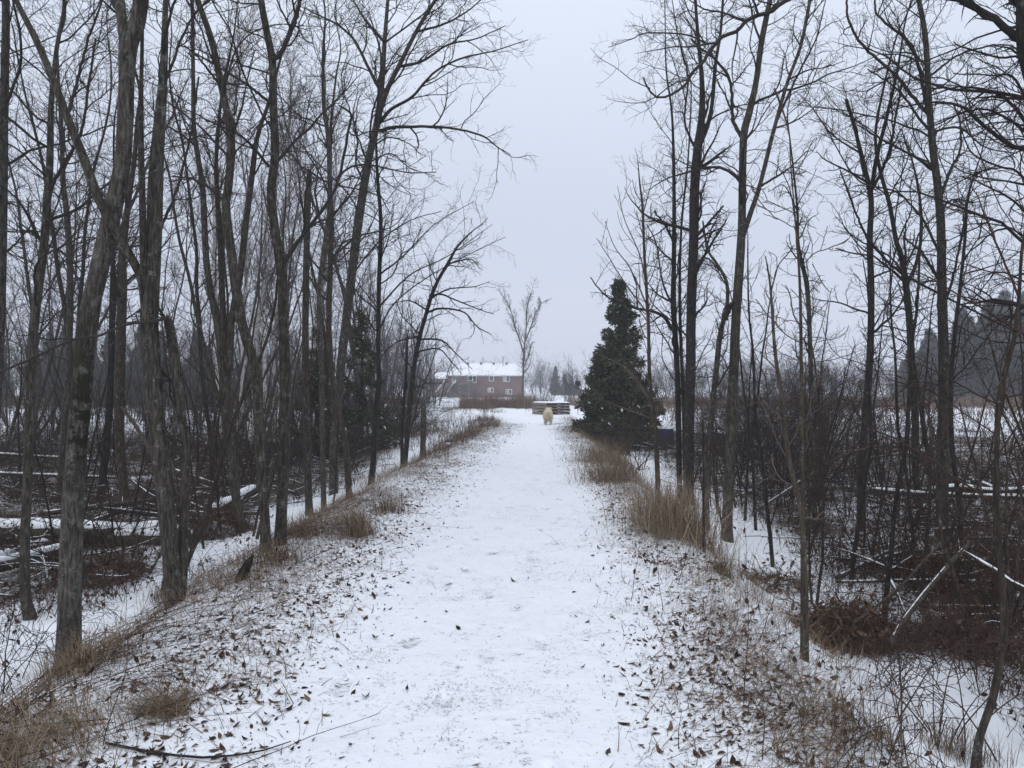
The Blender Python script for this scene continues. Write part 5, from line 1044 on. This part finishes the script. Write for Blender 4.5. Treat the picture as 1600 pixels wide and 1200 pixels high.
# ------------------------------------------------------------------ the dog, seen from behind
def dog(px, py):
    x0, y0 = gp(px, py); z0 = H(x0, y0); rt = root('dog', (x0, y0, z0), 'big fluffy cream white dog walking away along the path', 'dog'); rt.rotation_euler = (0, 0, R(-4)); rt.scale = (.93,) * 3
    m, t, b_ = mat('cream_fur', .9, .15); tc = nd(t, 'ShaderNodeTexCoord'); st = mapping(t, tc.outputs['Object'], (30, 30, 8)); n1 = noise(t, st, 2, 4, .7); at = nd(t, 'ShaderNodeAttribute', attribute_name='tone')
    c = mixc(t, n1, (.46, .38, .27), (.74, .67, .55)); t.links.new(c, b_.inputs['Base Color']); bump(t, b_, n1, .6, .03)
    # one continuous body: overlapping ellipsoids fused by a voxel remesh
    V = []; F = []
    def ell(c, r, rot=(0, 0, 0), k=14):
        E = np.array(Euler(rot).to_matrix()); th = np.linspace(0, np.pi, k)[1:-1]; ph = np.linspace(0, 2 * np.pi, k + 5)[:-1]; base = sum(len(v) for v in V); K = len(ph)
        pts = [[0, 0, 1]] + [[math.sin(a) * math.cos(p), math.sin(a) * math.sin(p), math.cos(a)] for a in th for p in ph] + [[0, 0, -1]]; pts = (np.array(pts) * r) @ E.T + c; V.append(pts)
        for j in range(K): F.append((base, base + 1 + j, base + 1 + (j + 1) % K)); F.append((base + len(pts) - 1, base + 1 + (len(th) - 1) * K + (j + 1) % K, base + 1 + (len(th) - 1) * K + j))
        for i in range(len(th) - 1):
            for j in range(K): a = base + 1 + i * K + j; b2 = base + 1 + i * K + (j + 1) % K; F.append((a, a + K, b2 + K, b2))
    ell((0, .08, .45), (.205, .25, .19)); ell((0, .48, .45), (.19, .38, .20)); ell((0, .80, .47), (.185, .22, .22)); ell((0, .98, .56), (.14, .18, .15), (.5, 0, 0)); ell((.02, 1.12, .60), (.115, .14, .11)); ell((.03, 1.25, .55), (.055, .11, .05))
    for s in (-1, 1): ell((s * .085 + .02, 1.07, .68), (.035, .02, .05), (0, s * .4, 0))
    for s, f in ((-1, 0.05), (1, -.09)):
        ell((s * .115, .06 + f * .4, .36), (.10, .16, .15)); ell((s * .115, -.01 + f, .20), (.050, .07, .12), (-.25, 0, 0)); ell((s * .115, -.02 + f, .085), (.040, .042, .10)); ell((s * .105, .015 + f, .03), (.05, .07, .032))
        ell((s * .11, .80 - f, .28), (.07, .09, .17)); ell((s * .105, .79 - f, .13), (.048, .052, .13)); ell((s * .105, .82 - f, .03), (.05, .07, .032))
    ell((0, -.13, .47), (.075, .09, .11)); ell((.0, -.17, .36), (.065, .06, .15)); ell((0, -.165, .24), (.04, .045, .10))
    me = bpy.data.meshes.new('body'); me.from_pydata(np.vstack(V).tolist(), [], F); me.materials.append(m); o = bpy.data.objects.new('body', me); COL.objects.link(o); o.parent = rt
    r_ = o.modifiers.new('fuse', 'REMESH'); r_.mode = 'VOXEL'; r_.voxel_size = .018; r_.use_smooth_shade = True; s_ = o.modifiers.new('soft', 'SMOOTH'); s_.iterations = 6
    g = np.random.default_rng(9); allv = np.vstack(V); k = g.integers(0, len(allv), 5200); C = allv[k]; cen = np.array([0, .45, .42]); nn = nrm((C - cen) * np.array([2.2, .8, 1.6])) ; keep = (C[:, 2] > .1); C = C[keep]; nn = nn[keep]; M = len(C)
    d = nrm(nn * .6 + np.array([0, -.35, -.9]) + g.normal(size=(M, 3)) * .25); L = g.uniform(.03, .075, M)[:, None]; t_ = np.array([0, .5, 1.0])
    b = MB(); b.ribbons(C[:, None] + d[:, None] * (L * t_)[:, :, None], L * np.array([.16, .11, .01]), np.cross(d, g.normal(size=(M, 3)))); b.build('fur', m, rt)
    return rt
dog(856, 664)

# ------------------------------------------------------------------ the brick house
def house():
    d = 130.0; s = d / FOC
    X = lambda px: (px - 800) * s
    gz = H(X(760), d); Z = lambda py: EYE - (py - HZ) * s - gz
    rt = root('brick_house', (0, d, gz), 'long red brick raised bungalow with a snow covered hip roof', 'house')
    m, t, b_ = mat('red_brick', .9); tc = nd(t, 'ShaderNodeTexCoord'); bt = nd(t, 'ShaderNodeTexBrick'); mp = nd(t, 'ShaderNodeMapping'); mp.inputs['Rotation'].default_value = (R(90), 0, 0); t.links.new(tc.outputs['Object'], mp.inputs[0]); t.links.new(mp.outputs[0], bt.inputs['Vector'])
    bt.inputs['Scale'].default_value = 4; bt.inputs['Color1'].default_value = (.15, .075, .062, 1); bt.inputs['Color2'].default_value = (.11, .058, .05, 1); bt.inputs['Mortar'].default_value = (.18, .15, .135, 1); bt.inputs['Mortar Size'].default_value = .012
    t.links.new(bt.outputs[0], b_.inputs['Base Color'])
    M_w = flat_mat('white_trim', (.72, .72, .72), .6, 4, .04); M_dk = flat_mat('dark_vent', (.05, .05, .055), .7, 4, .1); M_gr = flat_mat('grey_deck_wood', (.17, .15, .135), .85, 6, .3)
    mg, tg, bg_ = mat('window_glass', .1, .6); bg_.inputs['Base Color'].default_value = (.05, .06, .07, 1); mc = flat_mat('window_curtain', (.5, .5, .5), .8, 3, .1)
    x0, x1 = X(699), X(820); ze = Z(586); D = 9.0
    boxes('wall', [(((x0 + x1) / 2, D / 2, ze / 2 - .4), ((x1 - x0) / 2, D / 2, ze / 2 + .4))], m, rt, 0)
    zr = Z(566.5); e = .45
    b = MB(); a = [(x0 - e, -e, ze), (x1 + e, -e, ze), (x1 + e, D + e, ze), (x0 - e, D + e, ze), (X(716), D / 2, zr), (X(806), D / 2, zr)]; a2 = [(p[0], p[1], p[2] - .2) for p in a[:4]]
    b.add(np.array(a), [(0, 1, 5, 4), (2, 3, 4, 5), (1, 2, 5, 5), (3, 0, 4, 4)][:2] + [(1, 2, 5, 5)][:0]); b.add(np.array([a[1], a[2], a[5], tuple((np.array(a[1]) + a[5]) / 2), a[3], a[0], a[4], tuple((np.array(a[3]) + a[4]) / 2)]), [(0, 1, 2, 3), (4, 5, 6, 7)])
    b.build('roof', M_snow, rt, smooth=False)
    boxes('fascia', [(((x0 + x1) / 2, -e + .02, ze - .11), ((x1 - x0) / 2 + e, .03, .10)), ((x0 - e + .02, D / 2, ze - .11), (.03, D / 2 + e, .10)), ((x1 + e - .02, D / 2, ze - .11), (.03, D / 2 + e, .10))], M_w, rt, 0)
    boxes('soffit', [(((x0 + x1) / 2, D / 2, ze - .04), ((x1 - x0) / 2 + e - .06, D / 2 + e - .06, .02))], M_w, rt, 0)
    for px in (729, 750, 770.5, 791): boxes('roof_vent', [((X(px), D / 2 - .5, zr - .05), (.17, .17, .16)), ((X(px), D / 2 - .5, zr + .12), (.22, .22, .03))], M_dk, rt, 0)
    boxes('vent_pipe', [((X(785.5), D / 2 - 1.2, zr + .25), (.06, .06, .85)), ((X(785.5), D / 2 - 1.2, zr + 1.12), (.11, .11, .05))], M_dk, rt, 0)
    boxes('downspout', [((x1 - .08, -.06, ze / 2), (.05, .05, ze / 2))], M_w, rt, 0)
    def win(a_, b2, t_, bo, name='window', panes=2):
        xa, xb, zt, zb = X(a_), X(b2), Z(t_), Z(bo); w = .09
        f = boxes(name, [(((xa + xb) / 2, -.03, zt - w / 2), ((xb - xa) / 2, .06, w / 2)), (((xa + xb) / 2, -.03, zb + w / 2), ((xb - xa) / 2, .06, w / 2)), ((xa + w / 2, -.03, (zt + zb) / 2), (w / 2, .055, (zt - zb) / 2)), ((xb - w / 2, -.03, (zt + zb) / 2), (w / 2, .055, (zt - zb) / 2))] + ([(((xa + xb) / 2, -.03, (zt + zb) / 2), (.04, .05, (zt - zb) / 2))] if panes == 2 else []), M_w, rt, 0)
        boxes('pane', [(((xa + xb) / 2, -.004, (zt + zb) / 2), ((xb - xa) / 2 - .01, .01, (zt - zb) / 2 - .01))], mg, f, 0)
        if panes == 2: boxes('curtain', [(((xa * .7 + xb * .3), -.018, (zt + zb) / 2), ((xb - xa) * .12, .003, (zt - zb) / 2 - .1))], mc, f, 0)
        return f
    win(764, 771.5, 586.5, 595.5, panes=1); win(786, 796.5, 586.5, 596.5); win(762, 771.5, 606, 613); win(790, 800, 608, 616); win(731, 738.5, 586.5, 595, panes=1)
    win(706, 712.5, 586.5, 598, 'door', 2); win(738.5, 744.5, 586.5, 598, 'door', 1)
    # deck and stair
    zf = Z(602) + .3; dx0, dx1 = X(690), X(734)
    dk = boxes('deck', [(((dx0 + dx1) / 2, -1.6, zf), ((dx1 - dx0) / 2, 1.55, .08))] + [((x_, y_, zf / 2 - .1), (.07, .07, zf / 2 + .02)) for x_ in (dx0 + .1, dx0 + 1.7, dx0 + 3.3, dx1 - .1) for y_ in (-3.0, -.3)], M_gr, rt, 0)
    rl = []
    for xa, xb in ((dx0, X(698)), (X(714), dx1)):
        rl += [(((xa + xb) / 2, -3.1, zf + 1.0), ((xb - xa) / 2, .03, .04))] + [((x_, -3.1, zf + .54), (.025, .025, .44)) for x_ in np.arange(xa + .05, xb, .18)]
    boxes('railing', rl, M_gr, dk, 0)
    st = []; xt, xb = X(709), X(696.5); 
    for k in range(10):
        f = k / 9; st.append(((xt + (xb - xt) * f, -3.9, zf * (1 - f) + .02), (.17, .55, .03)))
    stp = boxes('stair', st, M_gr, rt, 0)
    for y_, ox in ((-4.5, -.9), (-3.3, .9)):
        P = np.array([[X(706.5) + ox, y_, Z(594.5)], [X(703) + ox, y_, Z(598)], [X(693) + ox, y_, Z(612)]]); P = P[[0, 2]]; b = MB(); Q = np.array([P[0], P[0] * .67 + P[1] * .33, P[0] * .33 + P[1] * .67, P[1]]); b.tubes(Q, np.full(4, .11), 4); b.build('handrail', M_w, stp)
    # garage wing behind the left end
    wx0, wx1 = X(668), X(699); boxes('wing_wall', [(((wx0 + wx1) / 2, 9, 1.4), ((wx1 - wx0) / 2, 4, 2.0))], m, rt, 0)
    b = MB(); zw = 3.4; a = [(wx0 - .4, 4.6, zw), (wx1 + .3, 4.6, zw), (wx1 + .3, 13.4, zw), (wx0 - .4, 13.4, zw), (wx0 - .4, 9, zw + 1.3), (wx1 + .3, 9, zw + 1.3)]; b.add(np.array(a), [(0, 1, 5, 4), (2, 3, 4, 5)]); b.build('wing_roof', M_snow, rt, smooth=False)
house()

# ------------------------------------------------------------------ the misty air
bpy.ops.mesh.primitive_cube_add(size=1); hz = bpy.context.object; hz.name = 'haze'; hz.dimensions = (760, 480, 60); hz.location = (0, 210, 26)
hm = bpy.data.materials.new('mist'); hm.use_nodes = True; t = hm.node_tree; t.nodes.remove(t.nodes['Principled BSDF']); pv = t.nodes.new('ShaderNodeVolumePrincipled'); pv.inputs['Color'].default_value = (.93, .95, 1, 1); pv.inputs['Density'].default_value = .0016; pv.inputs['Anisotropy'].default_value = .1
t.links.new(pv.outputs[0], t.nodes['Material Output'].inputs['Volume']); hz.data.materials.append(hm); tag(hz, 'pale winter mist filling the air', kind='stuff')
